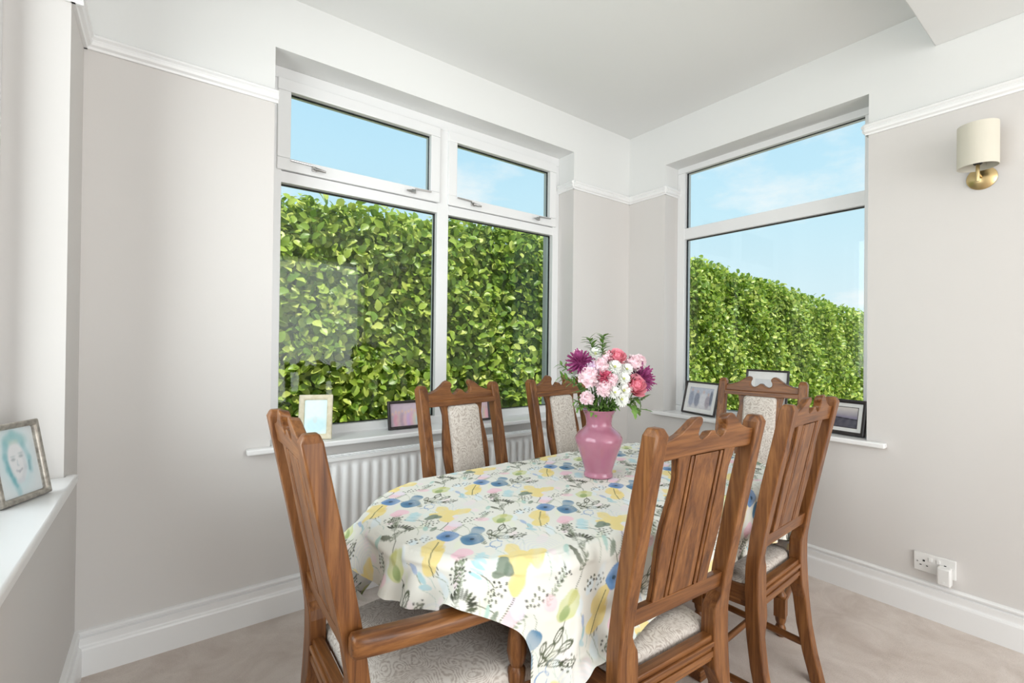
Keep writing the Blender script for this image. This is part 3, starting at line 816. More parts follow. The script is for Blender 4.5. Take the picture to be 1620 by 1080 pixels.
sd = (kk - 1) * 0.39 + 0.004
DP[..., 2] = np.where((sd < 0) & (z < TZ + 0.0015) & (z > TZ - 0.05), np.where(sd < -0.008, TZ + 0.0015, np.maximum(z, TZ - 0.006)), z)
DU = np.linspace(us[0], us[-1], DP.shape[0]); DV = np.linspace(vs[0], vs[-1], DP.shape[1])

# the print: one repeat of watercolour flowers, leaves and dots, painted into a fine lattice
TW, THH = 0.343, 0.321
def paint_repeat():
    n = 2000
    X = np.arange(0, TW, 0.0006); Y = np.arange(0, THH, 0.0006)
    U, V = np.meshgrid(X, Y, indexing='ij')
    img = np.empty(U.shape + (3,)); img[:] = srgb(233, 231, 222)
    rg = np.random.default_rng(3)
    # soft washes
    wash = np.zeros(U.shape)
    for k in range(14):
        fu, fv = rg.integers(-5, 6), rg.integers(-5, 6)
        wash += np.cos(2 * math.pi * (fu * U / TW + fv * V / THH) + rg.uniform(0, 6.28)) / 14
    def rel(c):
        return (U - c[0] + TW / 2) % TW - TW / 2, (V - c[1] + THH / 2) % THH - THH / 2
    def put_(mask, col, alpha=1.0):
        a = np.clip(mask * alpha * (1 + 0.9 * wash), 0, 1)[..., None]
        img[:] = img * (1 - a) + np.array(srgb(*col)) * a
    def ell(c, rx, ry, col, ang=0, alpha=1.0, soft=0.0012, wob=0.0, lobes=5):
        dx, dy = rel(c); a = R(ang); x = dx * math.cos(a) + dy * math.sin(a); y = -dx * math.sin(a) + dy * math.cos(a)
        r = np.sqrt((x / rx) ** 2 + (y / ry) ** 2)
        if wob: r = r * (1 + wob * np.sin(lobes * np.arctan2(y, x) + c[0] * 50))
        put_(np.clip((1 - r) * min(rx, ry) / soft + 0.5, 0, 1), col, alpha)
    def seg(p, q, wd, col, alpha=1.0):
        m_ = ((p[0] + q[0]) / 2, (p[1] + q[1]) / 2); dx, dy = rel(m_)
        ax, ay = q[0] - p[0], q[1] - p[1]; L2 = ax * ax + ay * ay
        t = np.clip((dx * ax + dy * ay) / L2, -0.5, 0.5)
        d = np.hypot(dx - t * ax, dy - t * ay)
        put_(np.clip((wd - d) / 0.0009 + 0.5, 0, 1), col, alpha)
    def curve(pts, wd, col, alpha=1.0):
        for p, q in zip(pts[:-1], pts[1:]): seg(p, q, wd, col, alpha)
    def loopleaf(c, L_, wd, ang, col):
        dx, dy = rel(c); a = R(ang); x = dx * math.cos(a) + dy * math.sin(a); y = -dx * math.sin(a) + dy * math.cos(a)
        r = np.sqrt((x / L_) ** 2 + (y / wd) ** 2)
        put_(np.clip((0.0016 - np.abs(r - 1) * wd) / 0.0009 + 0.4, 0, 1), col)
    OL = (86, 92, 70); DK = (64, 66, 54); SAGE = (139, 150, 134); MINT = (180, 208, 198); AQ = (196, 222, 226); YE = (240, 220, 152); YE2 = (230, 202, 116)
    PK = (242, 206, 214); BL = (112, 150, 196); SL = (98, 138, 168); LG = (222, 222, 222)
    # pale grounds and arcs
    for k in range(26):
        c = (rg.uniform(0, TW), rg.uniform(0, THH)); ell(c, rg.uniform(0.012, 0.03), rg.uniform(0.006, 0.014), ((226, 232, 226), (240, 224, 226), (224, 234, 238), (232, 234, 214))[k % 4], rg.uniform(20, 70), 0.7, 0.005)
    for k in range(22):
        x0, y0 = rg.uniform(0, TW), rg.uniform(0, THH); a = R(rg.uniform(25, 65)); L_ = rg.uniform(0.03, 0.07)
        curve([(x0 + L_ * t * math.cos(a + 0.5 * t), y0 + L_ * t * math.sin(a + 0.5 * t)) for t in (0, 0.33, 0.66, 1.0)], 0.0009, ((150, 160, 138), (176, 196, 186))[k % 2], 0.8)
    for k in range(7):
        x0, y0 = rg.uniform(0, TW), rg.uniform(0, THH); a0 = rg.uniform(20, 70)
        for q in range(7):
            bx_, by_ = x0 + 0.009 * q * math.cos(R(a0)), y0 + 0.009 * q * math.sin(R(a0))
            for sgn in (-1, 1):
                an = a0 + sgn * 42
                ell((bx_ + 0.006 * math.cos(R(an)), by_ + 0.006 * math.sin(R(an))), 0.0058, 0.0019, (142, 154, 128) if k % 2 else (112, 120, 96), an, 0.85, 0.0009)
        curve([(x0, y0), (x0 + 0.06 * math.cos(R(a0)), y0 + 0.06 * math.sin(R(a0)))], 0.0008, (112, 120, 96), 0.8)
    for k in range(6):
        dx, dy = rel((0.100, 0.175)); r = np.hypot(dx, dy * 0.8)
        put_(np.clip((0.0022 - np.abs(r - (0.018 + 0.009 * k))) / 0.001 + 0.5, 0, 1) * (dy > -0.006), LG, 0.75)
    ell((0.336, 0.089), 0.024, 0.016, PK, 20, 0.8, 0.004); ell((0.09, 0.085), 0.022, 0.014, PK, -30, 0.6, 0.004)
    ell((0.012, 0.105), 0.018, 0.026, (238, 226, 236), 10, 0.7, 0.004)
    # stems
    for pts in ([(0.140, 0.055), (0.180, 0.095), (0.208, 0.157), (0.234, 0.19)], [(0.329, 0.023), (0.31, 0.075), (0.293, 0.118), (0.25, 0.15)],
                [(0.213, 0.270), (0.230, 0.300), (0.245, 0.335), (0.268, 0.365)], [(0.202, 0.262), (0.213, 0.300), (0.236, 0.342)],
                [(0.278, 0.20), (0.30, 0.17), (0.306, 0.14)], [(0.02, 0.14), (0.0, 0.115), (-0.04, 0.09)], [(0.140, 0.05), (0.115, 0.02), (0.10, -0.02)]):
        curve(pts, 0.0011, OL, 0.85)
    # yellow four-petal flower
    for c, rx, ry, a in (((0.044, 0.214), 0.030, 0.019, 60), ((0.080, 0.170), 0.033, 0.020, 0), ((0.017, 0.148), 0.026, 0.020, 60), ((0.040, 0.180), 0.028, 0.026, 0), ((0.010, 0.192), 0.020, 0.013, 150)):
        ell(c, rx, ry, YE, a, 0.95, 0.002, 0.06)
    # yellow tulip of two long petals
    ell((0.240, 0.018), 0.040, 0.022, YE, 28, 0.95, 0.002, 0.05); ell((0.215, 0.297), 0.040, 0.020, YE, 22, 0.95, 0.002, 0.05); ell((0.246, 0.318), 0.020, 0.012, YE2, 30, 0.5, 0.004)
    curve([(0.19, 0.27), (0.222, 0.312), (0.262, 0.350)], 0.0012, OL, 0.9)
    # blue poppies
    for c, r_, col in (((0.338, 0.316), 0.034, SL), ((0.298, 0.046), 0.031, BL)):
        ell(c, r_, r_ * 0.86, col, 30, 0.92, 0.0022, 0.05, 4); ell(c, r_ * 0.55, r_ * 0.45, (66, 104, 146), 0, 0.55, 0.010); ell(c, 0.0065, 0.0055, (40, 58, 66), 0, 0.9)
    dx, dy = rel((0.030, 0.034)); r = np.sqrt((dx / 0.029) ** 2 + (dy / 0.024) ** 2)
    put_(np.clip((1 - r) / 0.06 + 0.5, 0, 1) * np.clip((0.012 * np.cos(dx / 0.006) * 0.15 + 0.010 - (dy * 0.75 - dx * 0.62)) / 0.002, 0, 1), SL, 0.9)
    # pink petals
    ell((0.278, 0.266), 0.029, 0.019, PK, 8, 1.0, 0.002, 0.13, 3); ell((0.262, 0.252), 0.016, 0.013, (238, 190, 202), 0, 0.5, 0.004)
    # green tulip
    ell((0.140, 0.055), 0.036, 0.025, (212, 216, 160), 20, 0.95, 0.002, 0.06); ell((0.128, 0.047), 0.020, 0.011, (150, 170, 112), 30, 0.85, 0.003); ell((0.155, 0.068), 0.017, 0.009, (196, 196, 120), 25, 0.8, 0.003)
    # grey-green clover
    ell((0.336, 0.182), 0.021, 0.013, SAGE, 25, 1, 0.0015); ell((0.322, 0.178), 0.014, 0.010, SAGE, 0, 1, 0.0015); ell((0.347, 0.172), 0.012, 0.010, (120, 134, 118), 0, 1, 0.0015)
    # aqua fan
    for k in range(6):
        ell((0.272 + 0.008 * k, 0.196 + 0.007 * k), 0.018, 0.0042, AQ if k % 2 else (176, 212, 218), 128, 0.95)
    ell((0.302, 0.228), 0.022, 0.009, AQ, 35, 0.8, 0.003)
    # blue squiggle
    curve([(0.340 + 0.0032 * k + 0.010 * math.sin(k * 0.62), 0.250 + 0.0014 * k + 0.011 * math.cos(k * 0.62)) for k in range(22)], 0.0013, (126, 158, 198), 0.9)
    curve([(0.352 + 0.004 * k, 0.236 + 0.002 * k + 0.003 * math.sin(k * 0.9)) for k in range(9)], 0.0012, (126, 158, 198), 0.8)
    # outlined sprig
    base = (0.030, 0.292)
    for ang, L_, wd in ((5, 0.030, 0.007), (28, 0.030, 0.0075), (-22, 0.030, 0.007), (52, 0.022, 0.006)):
        for off in (0.040, 0.078):
            if ang == 52 and off > 0.05: continue
            c = (base[0] + off * math.cos(R(ang)), base[1] + off * math.sin(R(ang)))
            loopleaf(c, L_ * 0.62, wd, ang + (8 if off > 0.05 else -6), OL)
        curve([base, (base[0] + 0.09 * math.cos(R(ang)), base[1] + 0.09 * math.sin(R(ang)))] if ang != 52 else [base, (base[0] + 0.03, base[1] + 0.04)], 0.0010, OL)
    # leafy strokes
    for k in range(9):
        a = -15 + 14 * k
        c = (0.212 + 0.034 * math.cos(R(a)), 0.150 + 0.034 * math.sin(R(a)))
        ell(c, 0.0125, 0.0035, DK if k % 3 else OL, a, 0.9)
    for k in range(6):
        ell((0.196 + 0.011 * k, 0.136 + 0.0035 * (k % 2)), 0.007, 0.0026, OL, 40, 0.85)
    for c, a, col in (((0.161, 0.148), 40, MINT), ((0.278, 0.121), 60, MINT), ((0.176, 0.135), 100, OL), ((0.293, 0.106), 30, SAGE), ((0.157, 0.273), 120, (176, 208, 214)), ((0.171, 0.002), 80, (178, 192, 216)), ((0.168, 0.292), 70, (176, 208, 214))):
        ell(c, 0.016, 0.0065, col, a, 0.95)
    # dotted seed heads
    for (cx, cy, rx, ry, nn) in ((0.238, 0.222, 0.034, 0.024, 22), (0.306, 0.146, 0.030, 0.022, 17), (0.229, 0.066, 0.036, 0.017, 16), (0.104, 0.262, 0.026, 0.016, 13), (0.060, 0.105, 0.030, 0.014, 12), (0.130, 0.115, 0.024, 0.014, 9)):
        k = 0; tries = 0; done = []
        while k < nn and tries < 600:
            tries += 1
            a, q = rg.uniform(0, 6.28), math.sqrt(rg.uniform(0, 1))
            c = (cx + rx * q * math.cos(a), cy + ry * q * math.sin(a))
            if any(math.hypot(c[0] - d[0], c[1] - d[1]) < 0.0078 for d in done): continue
            done.append(c); k += 1
            ell(c, rg.uniform(0.0026, 0.0036), rg.uniform(0.0021, 0.0028), DK if rg.random() < 0.7 else OL, rg.uniform(0, 180), 0.95, 0.0009)
    return X, Y, img
PX, PY, PIMG = paint_repeat()
ca, sa = math.cos(R(1.0)), math.sin(R(1.0))
gu, gv = np.meshgrid(DU, DV, indexing='ij')
gu = left_edge(gv) + (gu - U0) * (U1 - left_edge(gv)) / (U1 - U0)
# origin of the repeat: the poppy at room point (-1.878, -1.287)
ox, oy = -1.878 - TC.x, -1.287 - TC.y
ou, ov = ox * math.cos(CA) + oy * math.sin(CA), -ox * math.sin(CA) + oy * math.cos(CA)
tu = (gu - ou) * ca + (gv - ov) * sa; tv = -(gu - ou) * sa + (gv - ov) * ca
fu = (tu % TW) / 0.0006; fv = (tv % THH) / 0.0006
iu, iv = np.floor(fu).astype(int), np.floor(fv).astype(int)
nuX, nvX = PIMG.shape[:2]
wu, wv_ = (fu - iu)[..., None], (fv - iv)[..., None]
gi = lambda a, b_: PIMG[a % nuX, b_ % nvX]
ccol = gi(iu, iv) * (1 - wu) * (1 - wv_) + gi(iu + 1, iv) * wu * (1 - wv_) + gi(iu, iv + 1) * (1 - wu) * wv_ + gi(iu + 1, iv + 1) * wu * wv_
me = np_mesh('tablecloth', DP.reshape(-1, 3), grid_quads(DP.shape[0], DP.shape[1]), 'printed_cotton', True, ccol.reshape(-1, 3))
cloth = link('tablecloth', me)
cloth.location = (TC.x, TC.y, 0)
tag(cloth, 'cream cotton tablecloth printed with blue poppies, yellow flowers and dotted leaves', 'tablecloth')

# ------------------------------------------------------------------ vase and flowers
VX, VY, VZ = -1.523, -1.112, TZ + 0.0045
vz = thing('vase', 'pink frosted glass vase standing on the tablecloth', 'vase', (VX, VY, VZ))
PV = [(0.050, 0.0), (0.0545, 0.003), (0.0545, 0.012), (0.0515, 0.018), (0.053, 0.026), (0.066, 0.070), (0.082, 0.115), (0.0895, 0.138), (0.0885, 0.150), (0.078, 0.166), (0.061, 0.180), (0.050, 0.190), (0.0475, 0.202), (0.050, 0.220), (0.056, 0.238), (0.0625, 0.250)]
prof = PV + [(0.0605, 0.2505)] + [(max(r - 0.004, 0.01), max(z, 0.010)) for r, z in reversed(PV[4:])] + [(0.01, 0.014)]
mb = MB(); mb.lathe(prof, 44); mb.build('vase_body', 'pink_glass', vz, smooth=True, auto=R(50))
MB().lathe([(0.0628, 0.249), (0.0640, 0.251), (0.0622, 0.2535), (0.0600, 0.251)], 44, cap=False).build('lip', 'pink_glass', vz, smooth=True)
FR = Vector((0.8017, -0.5976, 0)).normalized(); FF = Vector((0.5976, 0.8018, 0)).normalized()
VB = Vector((VX, VY, VZ))
def spot(cx, cy, depth):
    """a point in the bouquet from sideways and upward distance (4.32*413 units per metre), and depth towards the far wall"""
    return VB + FR * ((cx - 378) / 1784) + FF * depth + Vector((0, 0, (1010 - cy) / 1784))
def petal_mesh(mb, base, d, side, L_, wd, cup, n=3):
    """one tapered petal from base along d, curling towards cup"""
    nrm = d.cross(side); rows = []
    for i in range(n + 1):
        u = i / n
        c = base + d * (L_ * u) + nrm * (cup * L_ * u * u)
        w_ = wd * (0.35 + 0.65 * math.sin(math.pi * min(1, u * 0.8 + 0.12)))
        rows.append([tuple(c - side * w_), tuple(c + nrm * (-0.12 * w_)), tuple(c + side * w_)])
    mb.loops(rows, cap=False, closed=False)
def basis(n):
    n = n.normalized(); a = n.cross(Vector((0.2, 0.1, 1)))
    if a.length < 0.1: a = n.cross(Vector((1, 0, 0)))
    a.normalize(); return n, a, n.cross(a)
def bloom(kind, r, rg):
    mb = MB(); N, A, B_ = Vector((0, 0, 1)), Vector((1, 0, 0)), Vector((0, 1, 0))
    if kind == 'carnation':
        for k in range(70):
            ph = math.acos(1 - 1.35 * (k + 0.5) / 70); th = k * 2.39996
            d = Vector((math.sin(ph) * math.cos(th), math.sin(ph) * math.sin(th), math.cos(ph)))
            s = Vector((-math.sin(th), math.cos(th), 0)); s = (s + Vector([rg.uniform(-.5, .5) for _ in range(3)])).normalized()
            petal_mesh(mb, d * r * 0.35, d, s, r * rg.uniform(0.55, 0.72), r * 0.26, rg.uniform(-0.5, 0.5), 2)
        mb.lathe([(r * 0.15, -r * 0.1), (r * 0.6, 0), (r * 0.72, r * 0.3), (r * 0.5, r * 0.62), (r * 0.1, r * 0.78)], 10)
    elif kind == 'rose':
        for k in range(26):
            u = k / 26; th = k * 2.39996; ph = 0.15 + 1.25 * u
            d = Vector((math.sin(ph) * math.cos(th), math.sin(ph) * math.sin(th), math.cos(ph)))
            s = Vector((-math.sin(th), math.cos(th), 0))
            b0 = Vector((math.cos(th), math.sin(th), 0)) * r * (0.1 + 0.5 * u) + Vector((0, 0, -r * 0.55 + r * 0.1 * u))
            petal_mesh(mb, b0, (Vector((math.cos(th), math.sin(th), 0)) * (0.1 + 0.55 * u) + Vector((0, 0, 1))).normalized(), s, r * (1.5 - 0.45 * u), r * (0.32 + 0.32 * u), 0.35 * (0.4 - u), 4)
        mb.lathe([(r * 0.2, -r * 0.6), (r * 0.55, -r * 0.3), (r * 0.55, r * 0.3), (r * 0.2, r * 0.8), (0.002, r * 0.85)], 12)
    elif kind == 'mum':
        for k in range(76):
            u = (k + 0.5) / 76; ph = 0.08 + 1.75 * math.sqrt(u) * 0.92; th = k * 2.39996
            d = Vector((math.sin(ph) * math.cos(th), math.sin(ph) * math.sin(th), math.cos(ph)))
            s = Vector((-math.sin(th), math.cos(th), 0))
            petal_mesh(mb, d * r * 0.12, d, s, r * rg.uniform(0.82, 1.08), r * 0.085, rg.uniform(-0.25, 0.15), 3)
        mb.lathe([(r * 0.1, -r * 0.2), (r * 0.3, 0), (r * 0.3, r * 0.2), (r * 0.05, r * 0.36)], 10)
    elif kind == 'daisy':
        for k in range(56):
            ph = (1.5, 1.2, 0.9, 0.55)[k % 4]; th = k * 2.39996
            d = Vector((math.sin(ph) * math.cos(th), math.sin(ph) * math.sin(th), math.cos(ph)))
            s = Vector((-math.sin(th), math.cos(th), 0))
            petal_mesh(mb, d * r * 0.15, d, s, r * 0.85, r * 0.15, -0.12, 2)
    return mb
def flower(name, label, kind, mat, cx, cy, rpx, depth, group, stem=True):
    rg = random.Random(int(cx * 7 + cy))
    r = rpx / 1784 * 1.2
    c = spot(cx, cy, depth)
    axis = (c - (VB + Vector((0, 0, 0.20)))).normalized() * 0.75 - FF * 0.75
    axis.normalize()
    q = axis.to_track_quat('Z', 'Y')
    t = link(name, None); t.location = VB
    tag(t, label, 'flower', group)
    bl = bloom(kind, r, rg)
    me = bl.mesh('bloom', mat, smooth=True)
    o = link('bloom', me, t); o.location = c - VB; o.rotation_mode = 'QUATERNION'; o.rotation_quaternion = q
    if kind == 'daisy':
        MB().lathe([(r * 0.16, -r * 0.02), (r * 0.20, r * 0.12), (r * 0.14, r * 0.30), (0.001, r * 0.36)], 10).build('flower_disc', 'disc_green', o, smooth=True)
    p0 = c - VB - axis * r * 0.3
    mouth = Vector((0, 0, 0.245)) + (FR * ((cx - 378) / 1784) * 0.32 + FF * depth * 0.35)
    foot = Vector((0, 0, 0.03)) - (FR * ((cx - 378) / 1784) * 0.12)
    mid = (p0 + mouth) / 2 + Vector((0, 0, 0.01))
    MB().tube([foot, mouth, mid, p0], 0.0022, 6).build('stem', 'stem_green', t, smooth=True)
    MB().lathe([(0.002, -r * 0.55), (r * 0.22, -r * 0.35), (r * 0.26, -r * 0.05), (r * 0.1, 0)], 8).build('calyx', 'stem_green', o, smooth=True)
    return t
FG = 'cut flowers in the pink vase'
for cx, cy, r_, dp, lb in ((292, 335, 58, -0.055, 'large pale pink carnation below the plum chrysanthemum on the radiator side'), (385, 402, 46, -0.075, 'pale pink carnation just under the crimson striped flower'),
                           (280, 472, 40, -0.055, 'pale pink carnation hanging low over the vase lip'), (236, 195, 36, 0.03, 'pale pink carnation behind the plum chrysanthemum on the radiator side'),
                           (600, 245, 50, -0.01, 'pale pink carnation between the upper coral rose and spiky plum flower'), (662, 232, 42, 0.03, 'pale pink carnation right above the spiky plum chrysanthemum'),
                           (372, 265, 48, -0.04, 'pale pink carnation between the lilac tinged one and white blooms'), (437, 350, 36, -0.07, 'small pale pink carnation touching the crimson striped flower'),
                           (425, 205, 36, -0.01, 'small pale pink carnation tucked beside the upper coral rose')):
    flower('carnation', lb, 'carnation', 'petal_blush', cx, cy, r_, dp, FG)
flower('carnation', 'lilac tinged carnation beside the plum chrysanthemum', 'carnation', 'petal_lilac', 318, 278, 44, -0.035, FG)
flower('rose', 'coral pink rose at the top of the bouquet', 'rose', 'petal_coral', 490, 205, 46, -0.01, FG)
flower('rose', 'coral pink rose low beside the spiky plum flower', 'rose', 'petal_coral', 598, 392, 56, -0.045, FG)
flower('chrysanthemum', 'plum chrysanthemum on the radiator side of the bouquet', 'mum', 'petal_plum', 240, 243, 74, -0.02, FG)
flower('chrysanthemum', 'spiky plum chrysanthemum beside the low coral rose', 'mum', 'petal_plum', 645, 345, 86, 0.0, FG)
flower('chrysanthemum', 'small crimson striped flower amid the bouquet', 'mum', 'petal_crimson', 395, 335, 44, -0.065, FG)
LOW = 'small white chrysanthemum in the low cluster beside the coral rose'
for cx, cy, r_, dp, lb in ((350, 185, 42, 0.0, 'white chrysanthemum right below the feathery green sprigs'), (465, 268, 42, -0.04, 'white chrysanthemum right under the upper coral rose'),
                           (545, 282, 36, -0.04, 'white chrysanthemum between the pink carnation and low coral rose'), (515, 342, 38, -0.065, 'white chrysanthemum above the low white cluster'),
                           (512, 420, 42, -0.07, LOW), (452, 430, 36, -0.08, LOW), (496, 475, 42, -0.075, LOW), (540, 405, 32, -0.06, LOW),
                           (192, 315, 34, 0.0, 'white chrysanthemum among the leaves on the radiator side')):
    flower('daisy_chrysanthemum', lb, 'daisy', 'petal_white', cx, cy, r_, dp, FG)
# leaf sprigs
def leaf_blade(L_, wd, name='leaf', lobed=False):
    mb = MB(); rows = []
    for i in range(7):
        u = i / 6
        w_ = wd * math.sin(math.pi * (0.06 + 0.94 * u) ** 0.85) + 0.0006
        if lobed and i in (2, 4): w_ *= 0.62
        z = -0.18 * L_ * u * u
        rows.append([(-w_, L_ * u, z + w_ * 0.25), (0, L_ * u, z), (w_, L_ * u, z + w_ * 0.25)])
    mb.loops(rows, cap=False, closed=False)
    return mb.mesh(name, 'sprig_leaf', smooth=True)
SPRIG = leaf_blade(0.030, 0.0055); BROAD = leaf_blade(0.052, 0.012, 'leaf', True)
def sprig(label, pts, leafmesh, n, spread, seed, sc=1.0):
    rg = random.Random(seed)
    t = link('leaf_sprig', None); t.location = VB; tag(t, label, 'leaf sprig', FG + ', foliage')
    P = [p - VB for p in pts]
    path = [Vector((0, 0, 0.05)), Vector((0, 0, 0.24)) + (P[0] - Vector((0, 0, P[0].z))) * 0.35] + P
    MB().tube(path, [0.002] * (len(path) - 1) + [0.001], 6).build('stem', 'stem_green', t, smooth=True)
    for k in range(n):
        u = (k + 0.5) / n * (len(P) - 1); i = min(int(u), len(P) - 2); c = P[i].lerp(P[i + 1], u - i)
        ax = (P[i + 1] - P[i]).normalized(); nn, A, B_ = basis(ax)
        th = k * 2.4 + rg.uniform(-.4, .4)
        d = (ax * 0.55 + (A * math.cos(th) + B_ * math.sin(th)) * spread).normalized()
        o = link('leaf', leafmesh, t); o.location = c
        o.rotation_mode = 'QUATERNION'; o.rotation_quaternion = d.to_track_quat('Y', 'Z')
        s = sc * rg.uniform(0.8, 1.15); o.scale = (s, s, s)
sprig('taller feathery green sprig standing above the bouquet', [spot(400, 200, -0.01), spot(392, 120, -0.01), spot(405, 55, -0.01)], SPRIG, 26, 1.0, 1, 1.25)
sprig('shorter feathery green sprig leaning towards the wide window', [spot(345, 190, 0.01), spot(330, 130, 0.01), spot(305, 75, 0.01)], SPRIG, 22, 1.0, 2, 1.2)
sprig('upper green sprig reaching out beside the plum chrysanthemum', [spot(230, 350, 0.0), spot(160, 290, -0.01), spot(105, 250, -0.01)], SPRIG, 12, 0.8, 3, 1.0)
sprig('lower green sprig reaching out before the chair crest', [spot(230, 400, -0.01), spot(165, 360, -0.02), spot(110, 335, -0.02)], SPRIG, 12, 0.8, 4, 1.0)
sprig('broad lobed leaves sticking out under the low coral rose', [spot(540, 480, -0.03), spot(600, 470, -0.04), spot(650, 485, -0.045)], BROAD, 8, 1.0, 5, 1.0)
sprig('broad lobed leaves drooping below the others by the vase lip', [spot(520, 510, -0.04), spot(580, 510, -0.05), spot(625, 550, -0.055)], BROAD, 6, 0.7, 6, 1.0)
for k, (cx, cy) in enumerate(((260, 420), (330, 470), (410, 490), (470, 520), (330, 540), (250, 520), (420, 550), (300, 420), (380, 520), (230, 380), (560, 330), (430, 300))):
    sprig('green filler leaves tucked between the blooms above the vase lip', [spot(378 + (cx - 378) * 0.4, 560, -0.02), spot(378 + (cx - 378) * 0.8, 560 - (560 - cy) * 0.7, -0.03), spot(cx, cy, -0.035)], BROAD, 7, 1.0, 20 + k, 0.75)
for k, (cx, cy) in enumerate(((200, 500), (215, 540))):
    sprig('thin dark sprig drooping in front of the upholstered chair', [spot(280, 530, -0.03), spot(235, 500 + k * 20, -0.04), spot(cx, cy, -0.04)], SPRIG, 7, 0.8, 50 + k, 0.8)

# ------------------------------------------------------------------ photo frames
def picture(nx, nz, w_, h_, fn, parent, mat='photo_print'):
    x = np.linspace(0, 1, nx); z = np.linspace(0, 1, nz); X, Z = np.meshgrid(x, z, indexing='ij')
    V = np.stack([(X - 0.5) * w_, np.zeros_like(X), Z * h_ - h_ / 2], -1).reshape(-1, 3)
    col = fn(X, Z, w_ / h_)
    me = np_mesh('photograph', V, grid_quads(nx, nz), mat, True, np.clip(col, 0, 1).reshape(-1, 3))
    return link('photograph', me, parent)
def blob(img, X, Z, cx, cz, rx, rz, col, alpha=1.0, soft=0.35, asp=1.0, ang=0):
    a = R(ang); dx, dz = (X - cx), (Z - cz) / asp
    x = dx * math.cos(a) + dz * math.sin(a); z = -dx * math.sin(a) + dz * math.cos(a)
    r = np.sqrt((x / rx) ** 2 + (z / (rz / asp)) ** 2)
    m_ = np.clip((1 - r) / soft + 0.5, 0, 1)[..., None] * alpha
    img[:] = img * (1 - m_) + np.array(srgb(*col)) * m_
def stroke(img, X, Z, pts, wd, col, alpha):
    for (x0, z0), (x1, z1) in zip(pts[:-1], pts[1:]):
        L2 = (x1 - x0) ** 2 + (z1 - z0) ** 2 + 1e-9
        t = np.clip(((X - x0) * (x1 - x0) + (Z - z0) * (z1 - z0)) / L2, 0, 1)
        d = np.hypot(X - x0 - t * (x1 - x0), Z - z0 - t * (z1 - z0))
        m_ = np.clip((wd - d) / (wd * 0.7), 0, 1)[..., None] * alpha
        img[:] = img * (1 - m_) + np.array(srgb(*col)) * m_
def speckle(X, Z, seed, f=6):
    rg = np.random.default_rng(seed); s = np.zeros_like(X)
    for k in range(24):
        s += np.cos(rg.uniform(-f, f) * 6.28 * X + rg.uniform(-f, f) * 6.28 * Z + rg.uniform(0, 6.28))
    return s / 7
def pic_portrait(X, Z, asp):
    im = np.empty(X.shape + (3,)); im[:] = srgb(226, 232, 234)
    blob(im, X, Z, 0.5, 0.55, 0.40, 0.50, (206, 226, 230), 0.8, 0.5)
    blob(im, X, Z, 0.52, 0.80, 0.27, 0.14, (160, 200, 202), 0.7, 0.5)
    blob(im, X, Z, 0.50, 0.50, 0.21, 0.30, (232, 232, 234), 1, 0.25)
    for pts, wd, col, al in (([(0.30, 0.78), (0.25, 0.60), (0.27, 0.42), (0.36, 0.24), (0.43, 0.06)], 0.085, (126, 188, 196), 0.5), ([(0.27, 0.52), (0.31, 0.34), (0.40, 0.16)], 0.05, (96, 168, 178), 0.5),
                             ([(0.70, 0.74), (0.80, 0.52), (0.79, 0.34)], 0.075, (132, 188, 196), 0.45), ([(0.78, 0.46), (0.77, 0.36)], 0.045, (80, 136, 150), 0.5), ([(0.32, 0.84), (0.50, 0.92), (0.68, 0.82)], 0.09, (150, 198, 202), 0.45),
                             ([(0.42, 0.80), (0.58, 0.80)], 0.05, (196, 214, 200), 0.4), ([(0.66, 0.62), (0.68, 0.40), (0.58, 0.26)], 0.06, (206, 212, 218), 0.5), ([(0.44, 0.22), (0.58, 0.22)], 0.06, (212, 216, 222), 0.6)):
        stroke(im, X, Z, pts, wd, col, al)
    for x, z in ((0.42, 0.545), (0.61, 0.575)):
        blob(im, X, Z, x, z, 0.05, 0.020, (120, 140, 146), 0.55, 0.9); blob(im, X, Z, x, z + 0.045, 0.06, 0.014, (170, 186, 190), 0.5, 0.9)
    stroke(im, X, Z, [(0.51, 0.52), (0.50, 0.455), (0.53, 0.445)], 0.02, (196, 206, 212), 0.6)
    stroke(im, X, Z, [(0.455, 0.375), (0.52, 0.355), (0.59, 0.385)], 0.026, (168, 170, 180), 0.6)
    im += speckle(X, Z, 1)[..., None] * 0.012
    return im
def pic_pale(X, Z, asp):
    im = np.empty(X.shape + (3,)); im[:] = srgb(224, 246, 248)
    blob(im, X, Z, 0.5, 0.25, 0.45, 0.22, (188, 228, 236), 0.8, 0.6)
    blob(im, X, Z, 0.48, 0.42, 0.10, 0.10, (206, 226, 228), 0.9, 0.5)
    im += speckle(X, Z, 2)[..., None] * 0.015
    return im
def pic_group(seed, tint):
    def fn(X, Z, asp):
        im = np.empty(X.shape + (3,)); im[:] = srgb(*tint)
        rg = np.random.default_rng(seed)
        for k in range(9):
            x = 0.08 + 0.105 * k; h = rg.uniform(0.45, 0.62)
            blob(im, X, Z, x, h * 0.5, 0.085, h * 0.55, tuple(int(q + rg.integers(-34, 30)) for q in tint), 0.7, 0.7)
            blob(im, X, Z, x, h + 0.08, 0.035, 0.07, (222, 190, 180), 0.9, 0.4)
        im += speckle(X, Z, seed)[..., None] * 0.012
        return im
    return fn
